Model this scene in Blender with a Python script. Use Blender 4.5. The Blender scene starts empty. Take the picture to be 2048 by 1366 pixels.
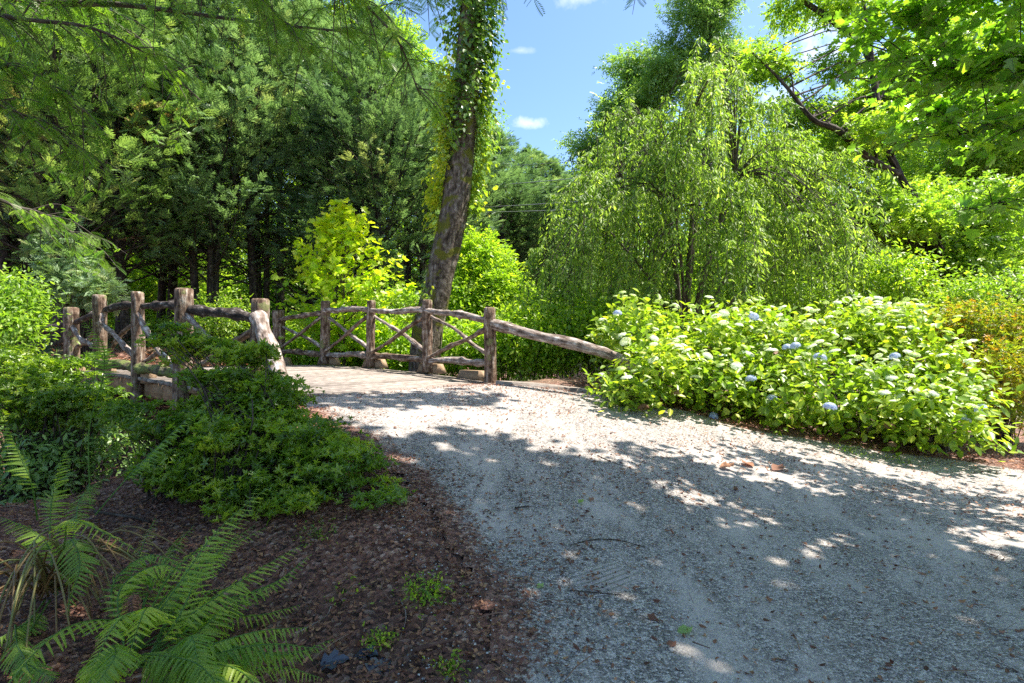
import bpy, math, numpy as np
from math import radians as R
rng = np.random.default_rng(7)
S = bpy.context.scene
COL = S.collection

# ------------------------------------------------------------------ camera, sky, sun, exposure
F = 1138.0                      # focal length in pixels of the 2048 px wide frame (20 mm lens)
EYE = 1.5
cam = bpy.data.cameras.new('camera'); cam.lens = 20.0; cam.sensor_width = 36.0
cam.clip_start = .05; cam.clip_end = 2000
co = bpy.data.objects.new('camera', cam); COL.objects.link(co)
co.location = (0, 0, EYE); co.rotation_euler = (R(90), 0, 0)
S.camera = co

SUN_EL, SUN_AZ = R(64), R(82)   # azimuth measured clockwise from +Y (ahead)
sun_dir = np.array([math.sin(SUN_AZ)*math.cos(SUN_EL), math.cos(SUN_AZ)*math.cos(SUN_EL), math.sin(SUN_EL)])
ld = bpy.data.lights.new('sun', 'SUN'); ld.energy = 5.0; ld.angle = R(.5); ld.color = (1, .94, .82)
lo = bpy.data.objects.new('sun', ld); COL.objects.link(lo)
lo.rotation_euler = (R(90)-SUN_EL, 0, -SUN_AZ+math.pi)
import mathutils
lo.rotation_euler = mathutils.Vector(sun_dir).to_track_quat('Z', 'Y').to_euler()

W_ = bpy.data.worlds.new('World'); S.world = W_; W_.use_nodes = True
nt = W_.node_tree; nt.nodes.clear()
def N(nt, t, **k):
    n = nt.nodes.new(t)
    for a, b in k.items(): setattr(n, a, b)
    return n
out = N(nt, 'ShaderNodeOutputWorld'); bg = N(nt, 'ShaderNodeBackground'); bg.inputs[1].default_value = .125
sky = N(nt, 'ShaderNodeTexSky', sky_type='NISHITA', sun_disc=False, sun_elevation=SUN_EL, sun_rotation=SUN_AZ, air_density=1.0, dust_density=1.2, ozone_density=1.6)
hs = N(nt, 'ShaderNodeHueSaturation'); hs.inputs['Saturation'].default_value = 1.16
nt.links.new(sky.outputs[0], hs.inputs['Color'])
tc = N(nt, 'ShaderNodeTexCoord')
def px_dir(px, py):
    v = np.array([(px-1024)/F, 1, (683-py)/F]); return v/np.linalg.norm(v)
prev = hs.outputs[0]
cn = N(nt, 'ShaderNodeTexNoise'); cn.inputs['Scale'].default_value = 22; cn.inputs['Detail'].default_value = 7; cn.inputs['Roughness'].default_value = .62
nt.links.new(tc.outputs['Generated'], cn.inputs['Vector'])
for (cx, cy, hw, hh, amt) in ((1063, 247, 30, 13, .8), (1690, 45, 80, 36, .9), (1655, 108, 50, 24, .8), (1160, -10, 60, 20, .55), (1040, 101, 40, 7, .35), (1560, 200, 60, 26, .5)):
    d = px_dir(cx, cy); m = N(nt, 'ShaderNodeMapping'); m.vector_type = 'POINT'
    sx, sz = F/hw, F/hh
    m.inputs['Location'].default_value = (-d[0]*sx, -d[1]*6, -d[2]*sz); m.inputs['Scale'].default_value = (sx, 6, sz)
    nt.links.new(tc.outputs['Generated'], m.inputs['Vector'])
    ln = N(nt, 'ShaderNodeVectorMath', operation='LENGTH'); nt.links.new(m.outputs[0], ln.inputs[0])
    a = N(nt, 'ShaderNodeMath', operation='MULTIPLY_ADD'); a.inputs[1].default_value = 2.6; a.inputs[2].default_value = -.95
    nt.links.new(cn.outputs[0], a.inputs[0])
    s = N(nt, 'ShaderNodeMath', operation='SUBTRACT'); nt.links.new(a.outputs[0], s.inputs[0]); nt.links.new(ln.outputs['Value'], s.inputs[1])
    a2 = N(nt, 'ShaderNodeMath', operation='MULTIPLY_ADD'); a2.inputs[1].default_value = .9; a2.inputs[2].default_value = .55; a2.use_clamp = True
    nt.links.new(s.outputs[0], a2.inputs[0])
    a3 = N(nt, 'ShaderNodeMath', operation='MULTIPLY'); a3.inputs[1].default_value = amt; nt.links.new(a2.outputs[0], a3.inputs[0])
    mx = N(nt, 'ShaderNodeMix', data_type='RGBA'); mx.inputs['B'].default_value = (5.6, 5.7, 6.1, 1)
    nt.links.new(a3.outputs[0], mx.inputs['Factor']); nt.links.new(prev, mx.inputs['A']); prev = mx.outputs['Result']
nt.links.new(prev, bg.inputs[0]); nt.links.new(bg.outputs[0], out.inputs[0])
S.view_settings.view_transform = 'Standard'; S.view_settings.look = 'None'
S.view_settings.exposure = 1.28; S.view_settings.gamma = 1
S.cycles.max_bounces = 7; S.cycles.diffuse_bounces = 4; S.cycles.transmission_bounces = 5; S.cycles.glossy_bounces = 2
S.cycles.sample_clamp_indirect = 4; S.cycles.use_denoising = False

# ------------------------------------------------------------------ helpers
def ss(t): t = np.clip(t, 0, 1); return t*t*(3-2*t)
def W(px, py, D): return np.array([(px-1024)/F*D, D, EYE-(py-683)/F*D])
def nz(v): v = np.asarray(v, float); return v/np.maximum(np.linalg.norm(v, axis=-1, keepdims=True), 1e-9)
def vnoise(x, y, f=1., seed=0):
    x = np.asarray(x, float)*f; y = np.asarray(y, float)*f
    xi, yi = np.floor(x).astype(np.int64), np.floor(y).astype(np.int64); u, v = ss(x-xi), ss(y-yi)
    def h(i, j):
        k = (i*374761393+j*668265263+seed*1442695041) & 0xffffffff; k = ((k ^ (k >> 13))*1274126177) & 0xffffffff
        return ((k ^ (k >> 16)) & 0xffff)/65535.
    return (h(xi, yi)*(1-u)+h(xi+1, yi)*u)*(1-v)+(h(xi, yi+1)*(1-u)+h(xi+1, yi+1)*u)*v
def gz(x, y):
    x = np.asarray(x, float); y = np.asarray(y, float)
    s = (-x+y)/math.sqrt(2); v = (x+y)/math.sqrt(2)
    t = ss((2.3-v)/1.6)
    z = .83*ss((s-.1)/6.6)*(1-.62*t)
    s0 = 6.75-1.2*t
    dip = ss((s-s0)/1.5)*(1-ss((s-11.9)/1.6))
    z = z-2.2*dip
    z = z+.9*ss((s-15.5)/4.)*ss((6-x)/8)
    z = z+ss((y-34)/60)*9
    z = z+.05*(vnoise(x, y, .9, 3)-.5)*ss((y-1)/4)*1.2
    return z
def hit(px, py):
    D = .6
    while D < 60:
        p = W(px, py, D)
        if p[2] <= gz(p[0], p[1]): return p
        D += .02
    return p
def mesh_obj(name, V, faces, mat, parent=None, smooth=False, attrs=None, nper=None):
    """faces: (n,k) int array, or list of such arrays"""
    me = bpy.data.meshes.new(name)
    V = np.asarray(V, np.float32).reshape(-1, 3)
    fl = faces if isinstance(faces, list) else [faces]
    fl = [np.asarray(f, np.int32) for f in fl if len(f)]
    me.vertices.add(len(V)); me.vertices.foreach_set('co', V.ravel())
    tot = np.concatenate([np.full(len(f), f.shape[1], np.int32) for f in fl])
    idx = np.concatenate([f.ravel() for f in fl])
    me.loops.add(len(idx)); me.loops.foreach_set('vertex_index', idx)
    me.polygons.add(len(tot)); st = np.zeros(len(tot), np.int32); st[1:] = np.cumsum(tot)[:-1]
    me.polygons.foreach_set('loop_start', st); me.polygons.foreach_set('loop_total', tot)
    if smooth: me.polygons.foreach_set('use_smooth', np.ones(len(tot), bool))
    for k, a in (attrs or {}).items():
        a = np.asarray(a, np.float32)
        if a.ndim == 1: at = me.attributes.new(k, 'FLOAT', 'POINT'); at.data.foreach_set('value', a)
        else: at = me.attributes.new(k, 'FLOAT_VECTOR', 'POINT'); at.data.foreach_set('vector', a.ravel())
    me.update(calc_edges=True); me.validate()
    if mat: me.materials.append(mat)
    o = bpy.data.objects.new(name, me); COL.objects.link(o)
    if parent: o.parent = parent; o.matrix_parent_inverse = mathutils.Matrix.Translation(-mathutils.Vector(parent.location)) if False else o.matrix_parent_inverse
    return o
def tag(o, label=None, cat=None, group=None, kind=None):
    if label: o['label'] = label
    if cat: o['category'] = cat
    if group: o['group'] = group
    if kind: o['kind'] = kind
    return o
class Thing:
    """An Empty at the base; parts are built in world coordinates and shifted to it."""
    def __init__(s, name, loc, label, cat, group=None):
        s.e = bpy.data.objects.new(name, None); COL.objects.link(s.e); s.e.empty_display_size = .2
        s.loc = np.array(loc, float); s.e.location = s.loc; tag(s.e, label, cat, group)
    def part(s, name, V, faces, mat, label=None, parent=None, **k):
        o = mesh_obj(name, np.asarray(V, float).reshape(-1, 3)-s.loc, faces, mat, parent or s.e, **k)
        if label: o['label'] = label
        return o
def copy_thing(t, loc, rz=0, sc=1, label=None):
    e = t.e if isinstance(t, Thing) else t
    r = e.copy(); COL.objects.link(r); r.location = loc; r.rotation_euler = (0, 0, rz)
    r.scale = sc if hasattr(sc, '__len__') else (sc, sc, sc)
    if label: r['label'] = label
    for ch in list(e.children):
        c = ch.copy(); COL.objects.link(c); c.parent = r
    return r

class Acc:
    def __init__(s): s.V = []; s.F = {}; s.n = 0; s.A = {}
    def add(s, V, F, **att):
        V = np.asarray(V, float).reshape(-1, 3)
        for f in (F if isinstance(F, list) else [F]):
            f = np.asarray(f)
            if len(f): s.F.setdefault(f.shape[1], []).append(f+s.n)
        s.V.append(V); s.n += len(V)
        for k, a in att.items(): s.A.setdefault(k, []).append(np.broadcast_to(a, (len(V),)+np.shape(a)[1:]) if np.ndim(a) else np.full(len(V), float(a)))
    def get(s): return np.concatenate(s.V), [np.concatenate(v) for v in s.F.values()], {k: np.concatenate(v) for k, v in s.A.items()}
def catmull(P, n):
    P = np.asarray(P, float); m = len(P)
    Q = np.vstack([2*P[0]-P[1], P, 2*P[-1]-P[-2]])
    t = np.linspace(0, m-1, n); i = np.minimum(t.astype(int), m-2); u = (t-i)[:, None]
    a, b, c, d = Q[i], Q[i+1], Q[i+2], Q[i+3]
    return .5*(2*b+(c-a)*u+(2*a-5*b+4*c-d)*u**2+(3*b-a-3*c+d)*u**3)
def tube(acc, P, r, k=8, rough=0., seed=0, cap=True, grooves=0.):
    P = np.asarray(P, float); n = len(P); r = np.broadcast_to(r, n) if np.ndim(r) == 0 else np.asarray(r, float)
    if len(r) != n: r = np.interp(np.linspace(0, 1, n), np.linspace(0, 1, len(r)), r)
    T = nz(np.gradient(P, axis=0)); up = np.array([.13, .21, 1.]) if abs(T[0][2]) < .8 else np.array([1., .17, .1])
    A = nz(np.cross(T, up)); B = np.cross(T, A)
    an = np.arange(k)/k*2*math.pi
    L = np.concatenate([[0], np.cumsum(np.linalg.norm(np.diff(P, axis=0), axis=1))])
    rr = np.tile(r[:, None], (1, k))
    if rough: rr = rr*(1+rough*2*(vnoise(np.cos(an)[None, :]*1.3+9+seed*3.1, (L/(r.mean()*3))[:, None]+np.sin(an)[None, :]*1.3, 1., seed)-.5))
    if grooves:
        rg = np.random.default_rng(seed+50); g = rg.uniform(-1, 1, k)
        rr = rr*(1+grooves*(g[None, :]+.5*(vnoise(an[None, :]*k/6, L[:, None]*2.2, 1, seed+3)*2-1)))
    V = P[:, None, :]+rr[..., None]*(np.cos(an)[None, :, None]*A[:, None, :]+np.sin(an)[None, :, None]*B[:, None, :])
    i, j = np.meshgrid(np.arange(n-1), np.arange(k), indexing='ij'); j2 = (j+1) % k
    Fq = np.stack([i*k+j, i*k+j2, (i+1)*k+j2, (i+1)*k+j], -1).reshape(-1, 4)
    bk = np.stack([np.cos(an)[None, :]*np.ones((n, 1))*r[:, None], np.sin(an)[None, :]*np.ones((n, 1))*r[:, None], L[:, None]*np.ones((1, k))+seed*1.37], -1)
    V = V.reshape(-1, 3); bk = bk.reshape(-1, 3); Fs = [Fq]
    if cap:
        V = np.vstack([V, P[0], P[-1]]); bk = np.vstack([bk, [0, 0, seed], [0, 0, seed+3]])
        a = np.arange(k); b = (a+1) % k
        Fs.append(np.vstack([np.stack([b, a, np.full(k, n*k)], -1), np.stack([(n-1)*k+a, (n-1)*k+b, np.full(k, n*k+1)], -1)]))
    acc.add(V, Fs, bk=bk, tint=float((seed*.377) % 1))
def box(acc, c, ax, ay, az, hx, hy, hz, tint=.5, top=None):
    c, ax, ay, az = map(np.asarray, (c, ax, ay, az)); tx = top if top is not None else 1
    V = [c+ax*hx*sx*(tx if sz > 0 else 1)+ay*hy*sy+az*hz*sz for sz in (-1, 1) for sy in (-1, 1) for sx in (-1, 1)]
    Fq = [[0, 2, 3, 1], [4, 5, 7, 6], [0, 1, 5, 4], [2, 6, 7, 3], [0, 4, 6, 2], [1, 3, 7, 5]]
    loc = np.array([[sx*hx+tint*7, sy*hy, sz*hz] for sz in (-1, 1) for sy in (-1, 1) for sx in (-1, 1)])
    acc.add(V, np.array(Fq), bk=loc, tint=tint)

# ---- leaves: templates lie in local x (along the leaf), y (width), z (normal)
def T_leaf(w=.4, fold=.12):   # pointed oval, two folded halves
    V = [[0, 0, 0], [.35, w/2, fold*w], [.75, w/3, fold*w*.6-.03], [1, 0, -.1], [.75, -w/3, fold*w*.6-.03], [.35, -w/2, fold*w]]
    return np.array(V, float), [np.array([[0, 3, 2, 1], [0, 5, 4, 3]])]
def T_rh(w=.5):
    return np.array([[0, 0, 0], [.5, w/2, .1], [1, 0, -.05], [.5, -w/2, .1]], float), [np.array([[0, 2, 1], [0, 3, 2]])]
def T_lobed():                # five-lobed maple / tulip leaf
    half = [(0, .0), (.02, .22), (.12, .50), (.26, .30), (.45, .56), (.62, .44), (.60, .22), (.80, .26), (1., .04)]
    up = [(x, y, .16*y) for x, y in half[1:]]; dn = [(x, -y, .16*y) for x, y in half[1:]]
    V = [(0, 0, 0)]+up+[(1.02, 0, -.12)]+dn
    n = len(up)
    return np.array(V, float), [np.array([list(range(0, n+2))[::-1]]), np.array([[0]+list(range(n+2, 2*n+2))+[n+1]])]
def T_tulip():
    half = [(0., .30), (.20, .46), (.45, .34), (.80, .40), (1.0, .26)]
    up = [(x, y, .12*y) for x, y in half]; dn = [(x, -y, .12*y) for x, y in half]; n = len(up)
    V = [(0, 0, 0)]+up+[(.82, 0, -.06)]+dn
    return np.array(V, float), [np.array([list(range(0, n+2))[::-1]]), np.array([[0]+list(range(n+2, 2*n+2))+[n+1]])]
def T_spray(n=5, w=.07, seed=1):   # cypress spray: flat branching fan of slivers
    rg = np.random.default_rng(seed); a = Acc()
    def sl(p, ang, L, w):
        d = np.array([math.cos(ang), math.sin(ang), 0]); q = np.array([-d[1], d[0], 0]); p = np.array(p)
        a.add([p, p+d*L*.55+q*w+[0, 0, .03], p+d*L+[0, 0, -.06*L], p+d*L*.55-q*w+[0, 0, .03]], np.array([[0, 3, 2, 1]]))
    sl((0, 0, 0), 0, 1, w*.7)
    for i in range(n):
        x = .15+.7*i/n
        for s in (-1, 1): sl((x, 0, .01*rg.standard_normal()), s*R(rg.uniform(28, 48)), .46*(1-.6*x)*rg.uniform(.8, 1.2), w*rg.uniform(.8, 1.2))
    V, Fs, _ = a.get(); V[:, 2] += rg.normal(0, .02, len(V)); return V, Fs
def T_frond(n=11):                 # dawn redwood: rachis with paired flat needles
    a = Acc()
    a.add([[0, .008, 0], [0, -.008, 0], [1, 0, -.12]], np.array([[0, 1, 2]]))
    for i in range(n):
        x = .06+.9*i/n; L = .26*math.sin(math.pi*(.12+.80*(i/n)))**.6; z = -.12*x*x
        for s in (-1, 1):
            dx = L*.5
            a.add([[x, 0, z], [x+dx*.5+.040, s*L*.55, z+.02], [x+dx, s*L, z-.01], [x+dx*.5-.036, s*L*.5, z+.02]], np.array([[0, 1, 2, 3] if s < 0 else [0, 3, 2, 1]]))
    V, Fs, _ = a.get(); return V, Fs
def T_rosette(n=7, w=.36, seed=0, up=.45):
    rg = np.random.default_rng(seed); a = Acc(); V0, F0 = T_leaf(w, .2)
    for i in range(n):
        az = i*2.4+rg.uniform(-.2, .2); el = up+rg.uniform(-.35, .35); L = rg.uniform(.75, 1.05)
        d = np.array([math.cos(az)*math.cos(el), math.sin(az)*math.cos(el), math.sin(el)]); q = nz(np.cross([0, 0, 1], d)); m = np.cross(d, q)
        a.add((V0[:, :1]*d+V0[:, 1:2]*q+V0[:, 2:]*m)*L, F0)
    V, Fs, _ = a.get(); return V, Fs
def T_sprig(n=5, seed=0, w=.45):     # a short twig end with several leaves in a plane-ish spray
    rg = np.random.default_rng(seed); a = Acc(); V0, F0 = T_rh(w)
    for i in range(n):
        x = .1+.75*i/n; az = (1 if i % 2 else -1)*rg.uniform(.5, 1.1); el = rg.uniform(-.5, .3); L = rg.uniform(.32, .5)
        if i == n-1: az = 0
        d = np.array([math.cos(az)*math.cos(el), math.sin(az)*math.cos(el), math.sin(el)]); q = nz(np.cross([0, rg.uniform(-.5, .5), 1], d)); m = np.cross(d, q)
        a.add((V0[:, :1]*d+V0[:, 1:2]*q+V0[:, 2:]*m)*L+np.array([x, 0, rg.uniform(-.06, .06)]), F0)
    V, Fs, _ = a.get(); return V, Fs
def place(acc, T, P, D, U, size, tint):
    """copies of template T at P with x along D and z near U, as plain geometry"""
    V0, F0 = T; P = np.asarray(P, float); n = len(P)
    if n == 0: return
    D = nz(D); U = np.broadcast_to(U, P.shape); Q = nz(np.cross(U, D)); M = np.cross(D, Q)
    size = np.broadcast_to(size, n)
    V = P[:, None, :]+size[:, None, None]*(V0[None, :, 0:1]*D[:, None, :]+V0[None, :, 1:2]*Q[:, None, :]+V0[None, :, 2:3]*M[:, None, :])
    off = (np.arange(n)*len(V0))[:, None, None]
    Fs = [(f[None]+off).reshape(-1, f.shape[1]) for f in F0]
    acc.add(V.reshape(-1, 3), Fs, tint=np.repeat(np.broadcast_to(tint, n), len(V0)))
def rdir(n, g=rng): return nz(g.standard_normal((n, 3)))

# ------------------------------------------------------------------ materials
def mat(name):
    m = bpy.data.materials.new(name); m.use_nodes = True; nt = m.node_tree; nt.nodes.clear()
    o = N(nt, 'ShaderNodeOutputMaterial'); return m, nt, o
def ramp(nt, stops, src=None):
    r = N(nt, 'ShaderNodeValToRGB'); e = r.color_ramp.elements
    while len(e) < len(stops): e.new(.5)
    for i, (p, c) in enumerate(stops): e[i].position = p; e[i].color = (*c, 1)
    if src is not None: nt.links.new(src, r.inputs[0])
    return r
def leafmat(name, cols, trans=.38, rough=.42, tcol=(1.15, 1.25, .45), spec=.5, gain=1., warm=1.):
    cols = [(min(.85, q[0]*gain*warm), min(.85, q[1]*gain), min(.85, q[2]*gain)) for q in cols]
    m, nt, o = mat(name)
    at = N(nt, 'ShaderNodeAttribute', attribute_name='tint')
    k = len(cols); r = ramp(nt, [(i/(k-1), c) for i, c in enumerate(cols)], at.outputs['Fac'])
    p = N(nt, 'ShaderNodeBsdfPrincipled'); p.inputs['Roughness'].default_value = rough; p.inputs['Specular IOR Level'].default_value = spec
    t = N(nt, 'ShaderNodeBsdfTranslucent'); mu = N(nt, 'ShaderNodeMix', data_type='RGBA', blend_type='MULTIPLY'); mu.inputs['Factor'].default_value = 1; mu.clamp_result = False
    mu.inputs['B'].default_value = (*[c*1.9 for c in tcol], 1)
    nt.links.new(r.outputs[0], p.inputs['Base Color']); nt.links.new(r.outputs[0], mu.inputs['A']); nt.links.new(mu.outputs['Result'], t.inputs[0])
    x = N(nt, 'ShaderNodeMixShader'); x.inputs[0].default_value = trans
    nt.links.new(p.outputs[0], x.inputs[1]); nt.links.new(t.outputs[0], x.inputs[2]); nt.links.new(x.outputs[0], o.inputs[0])
    return m
def barkmat(name, stops, sc=(30, 30, 4), bump=.5, moss=None, rough=.85, fine=90, planks=False):
    m, nt, o = mat(name)
    at = N(nt, 'ShaderNodeAttribute', attribute_name='bk'); mp = N(nt, 'ShaderNodeMapping'); mp.inputs['Scale'].default_value = sc
    nt.links.new(at.outputs['Vector'], mp.inputs[0])
    n1 = N(nt, 'ShaderNodeTexNoise'); n1.inputs['Scale'].default_value = 1; n1.inputs['Detail'].default_value = 8; n1.inputs['Roughness'].default_value = .65
    nt.links.new(mp.outputs[0], n1.inputs['Vector'])
    n2 = N(nt, 'ShaderNodeTexNoise'); n2.inputs['Scale'].default_value = fine*.12; n2.inputs['Detail'].default_value = 6; nt.links.new(at.outputs['Vector'], n2.inputs['Vector'])
    ad = N(nt, 'ShaderNodeMix', data_type='FLOAT'); ad.inputs[0].default_value = .35; nt.links.new(n1.outputs[0], ad.inputs[2]); nt.links.new(n2.outputs[0], ad.inputs[3])
    r = ramp(nt, stops, ad.outputs[0]); c = r.outputs[0]
    if moss:
        n3 = N(nt, 'ShaderNodeTexNoise'); n3.inputs['Scale'].default_value = moss[1]; n3.inputs['Detail'].default_value = 5; nt.links.new(at.outputs['Vector'], n3.inputs['Vector'])
        rr = ramp(nt, [(moss[2], (0, 0, 0)), (moss[2]+.06, (1, 1, 1))], n3.outputs[0])
        mx = N(nt, 'ShaderNodeMix', data_type='RGBA'); nt.links.new(rr.outputs[0], mx.inputs['Factor']); nt.links.new(c, mx.inputs['A']); mx.inputs['B'].default_value = (*moss[0], 1); c = mx.outputs['Result']
    if planks:
        at2 = N(nt, 'ShaderNodeAttribute', attribute_name='tint'); r2 = ramp(nt, [(0, (.62, .60, .58)), (1, (1.1, 1.08, 1.05))], at2.outputs['Fac'])
        m2 = N(nt, 'ShaderNodeMix', data_type='RGBA', blend_type='MULTIPLY'); m2.inputs['Factor'].default_value = 1; nt.links.new(c, m2.inputs['A']); nt.links.new(r2.outputs[0], m2.inputs['B']); c = m2.outputs['Result']
    b = N(nt, 'ShaderNodeBump'); b.inputs['Strength'].default_value = bump; b.inputs['Distance'].default_value = .05; nt.links.new(ad.outputs[0], b.inputs['Height'])
    p = N(nt, 'ShaderNodeBsdfPrincipled'); p.inputs['Roughness'].default_value = rough; p.inputs['Specular IOR Level'].default_value = .2
    nt.links.new(c, p.inputs['Base Color']); nt.links.new(b.outputs[0], p.inputs['Normal']); nt.links.new(p.outputs[0], o.inputs[0])
    return m

G = lambda *c: c
M_leyl = leafmat('cypress_foliage', [(.024, .046, .028), (.045, .078, .040), (.085, .13, .065), (.105, .12, .055)], .30, .5, (1, 1.15, .55), gain=2.6, warm=1.08)
M_leyl_b = leafmat('cypress_foliage_browned', [(.03, .055, .022), (.05, .10, .035), (.09, .15, .05), (.14, .085, .045)], .30, .5, (1, 1.1, .5), gain=2.4, warm=1.2)
M_broad = leafmat('broad_leaves', [(.035, .085, .014), (.06, .13, .018), (.10, .19, .025), (.15, .24, .035)], .42, gain=2, warm=1.3)
M_grey = leafmat('greyish_leaves', [(.04, .085, .03), (.06, .12, .035), (.10, .17, .05)], .32, .4, gain=2.6, warm=1.25)
M_bright = leafmat('bright_leaves', [(.07, .16, .015), (.12, .24, .02), (.19, .32, .03), (.28, .38, .04)], .45, gain=1.25, warm=1.22)
M_cherry = leafmat('cherry_leaves', [(.045, .085, .018), (.09, .145, .026), (.15, .21, .045), (.24, .30, .09)], .45, .5, spec=.5, gain=1.8, warm=1.03)
M_yellow = leafmat('yellow_maple_leaves', [(.16, .26, .015), (.28, .36, .015), (.38, .42, .02), (.46, .42, .03)], .5, gain=1.25, warm=0.95)
M_red = leafmat('redwood_leaves', [(.03, .09, .015), (.05, .13, .018), (.08, .17, .02), (.10, .20, .025)], .5, gain=1.7, warm=1.3)
M_tulip = leafmat('tulip_leaves', [(.05, .12, .015), (.08, .17, .018), (.13, .23, .025), (.20, .30, .03)], .48, .28, spec=.8, gain=1.45, warm=1.05)
M_hyd = leafmat('hydrangea_leaves', [(.06, .14, .015), (.09, .19, .02), (.14, .25, .025), (.22, .31, .035)], .38, .38, gain=1.45, warm=1.35)
M_aza = leafmat('azalea_leaves', [(.035, .09, .012), (.06, .14, .015), (.10, .20, .02), (.15, .25, .025)], .38, .3, spec=.6, gain=1.5, warm=1.35)
M_azo = leafmat('orange_azalea_leaves', [(.10, .17, .02), (.20, .26, .025), (.32, .30, .03), (.38, .20, .03)], .42, .4)
M_fern = leafmat('fern_leaves', [(.04, .095, .02), (.075, .145, .022), (.14, .21, .03)], .42, .42, gain=2.1, warm=1.25)
M_ivy = leafmat('ivy_leaves', [(.04, .10, .025), (.07, .15, .03), (.13, .22, .03), (.26, .32, .03)], .4, .35, spec=.6, gain=1.5, warm=1.25)
M_stem = leafmat('dry_fern_stems', [(.13, .075, .025), (.22, .14, .05), (.15, .17, .045)], .1, .5)
M_fstem = leafmat('green_stems', [(.12, .20, .04), (.18, .26, .06)], .2, .5)
M_litter = leafmat('dead_leaves', [(.08, .036, .026), (.16, .070, .046), (.27, .125, .075), (.42, .23, .12)], .12, .6, (1.2, .8, .5), .3)
M_needle = leafmat('needles', [(.07, .028, .02), (.13, .055, .035), (.22, .13, .09)], .05, .6)
M_purple = leafmat('purple_leaves', [(.03, .04, .07), (.05, .06, .09), (.05, .02, .03)], .05, .3, spec=.8)
M_white = leafmat('white_petals', [(.52, .60, .38), (.72, .76, .62), (.80, .80, .78)], .25, .5, (1, 1, .9))
M_green_fl = leafmat('green_petals', [(.35, .48, .14), (.50, .60, .25), (.62, .68, .42)], .25, .5, (1, 1, .8))
M_blue = leafmat('blue_petals', [(.26, .33, .56), (.40, .47, .68), (.62, .67, .78)], .2, .5, (1, 1, 1))
M_brown_fl = leafmat('dried_petals', [(.16, .08, .04), (.26, .14, .08)], .1, .7, (1, .8, .6))

M_log = barkmat('log_weathered', [(.34, (.02, .013, .01)), (.44, (.10, .06, .042)), (.53, (.24, .165, .12)), (.63, (.50, .43, .37))], (26, 26, 5), .9, ((.20, .20, .09), 5, .62))
M_log_backlit = barkmat('log_backlit_rail', [(.36, (.012, .009, .008)), (.48, (.04, .03, .026)), (.57, (.10, .08, .07)), (.64, (.42, .38, .36))], (24, 24, 5), .9)  # near-black tone stands in for the backlit face of the left rails
M_log_moss = barkmat('log_mossy_rail', [(.3, (.03, .025, .018)), (.5, (.10, .09, .05)), (.7, (.26, .24, .18))], (24, 24, 5), .9, ((.16, .19, .06), 7, .47))
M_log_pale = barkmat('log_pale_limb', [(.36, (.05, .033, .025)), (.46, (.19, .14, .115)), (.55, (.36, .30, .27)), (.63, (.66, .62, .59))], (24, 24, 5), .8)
M_bark = barkmat('tree_bark', [(.36, (.015, .012, .009)), (.46, (.09, .068, .052)), (.56, (.20, .165, .14)), (.64, (.36, .32, .28))], (16, 16, 5), 1.0, ((.13, .13, .02), 3.2, .54))
M_barkd = barkmat('dark_bark', [(.36, (.014, .011, .009)), (.5, (.055, .042, .034)), (.64, (.15, .12, .10))], (14, 14, 3), .8)
M_barkg = barkmat('grey_bark', [(.3, (.035, .03, .025)), (.55, (.12, .10, .085)), (.75, (.28, .25, .22))], (14, 14, 3), .7)
M_plank = barkmat('weathered_planks', [(.36, (.15, .125, .11)), (.5, (.33, .285, .26)), (.64, (.52, .47, .44))], (2.5, 40, 40), .35, planks=True)
M_block = barkmat('block_timber', [(.3, (.20, .12, .07)), (.55, (.36, .25, .16)), (.75, (.46, .35, .25))], (3, 30, 30), .3)

def ground_nodes(nt, o):
    tc = N(nt, 'ShaderNodeTexCoord'); return tc.outputs['Object']
def noise(nt, v, sc, det=4, ro=.55):
    n = N(nt, 'ShaderNodeTexNoise'); n.inputs['Scale'].default_value = sc; n.inputs['Detail'].default_value = det; n.inputs['Roughness'].default_value = ro; nt.links.new(v, n.inputs['Vector']); return n.outputs[0]
def voro(nt, v, sc, feat='F1'):
    n = N(nt, 'ShaderNodeTexVoronoi', feature=feat); n.inputs['Scale'].default_value = sc; nt.links.new(v, n.inputs['Vector']); return n
def mix(nt, f, a, b):
    x = N(nt, 'ShaderNodeMix', data_type='RGBA')
    for k, v in (('Factor', f), ('A', a), ('B', b)):
        if isinstance(v, (int, float)): x.inputs[k].default_value = v
        elif isinstance(v, tuple): x.inputs[k].default_value = (*v, 1)
        else: nt.links.new(v, x.inputs[k])
    return x.outputs['Result']
def sep(nt, c):
    s = N(nt, 'ShaderNodeSeparateColor'); nt.links.new(c, s.inputs[0]); return s.outputs
def math_(nt, op, a, b=None, c=None, clamp=False):
    m = N(nt, 'ShaderNodeMath', operation=op); m.use_clamp = clamp
    for i, v in enumerate((a, b, c)):
        if v is None: continue
        if isinstance(v, (int, float)): m.inputs[i].default_value = v
        else: nt.links.new(v, m.inputs[i])
    return m.outputs[0]
def mulch_color(nt, v):
    vo = voro(nt, v, 42); c = sep(nt, vo.outputs['Color'])
    r = ramp(nt, [(0, (.04, .019, .014)), (.4, (.16, .068, .048)), (.75, (.29, .14, .10)), (1, (.44, .30, .24))], c[0])
    n = noise(nt, v, 1.8, 5); r2 = ramp(nt, [(.35, (.55, .55, .55)), (.65, (1.2, 1.15, 1.1))], n)
    m = N(nt, 'ShaderNodeMix', data_type='RGBA', blend_type='MULTIPLY'); m.inputs['Factor'].default_value = 1
    nt.links.new(r.outputs[0], m.inputs['A']); nt.links.new(r2.outputs[0], m.inputs['B'])
    return m.outputs['Result'], vo.outputs['Distance']
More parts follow.
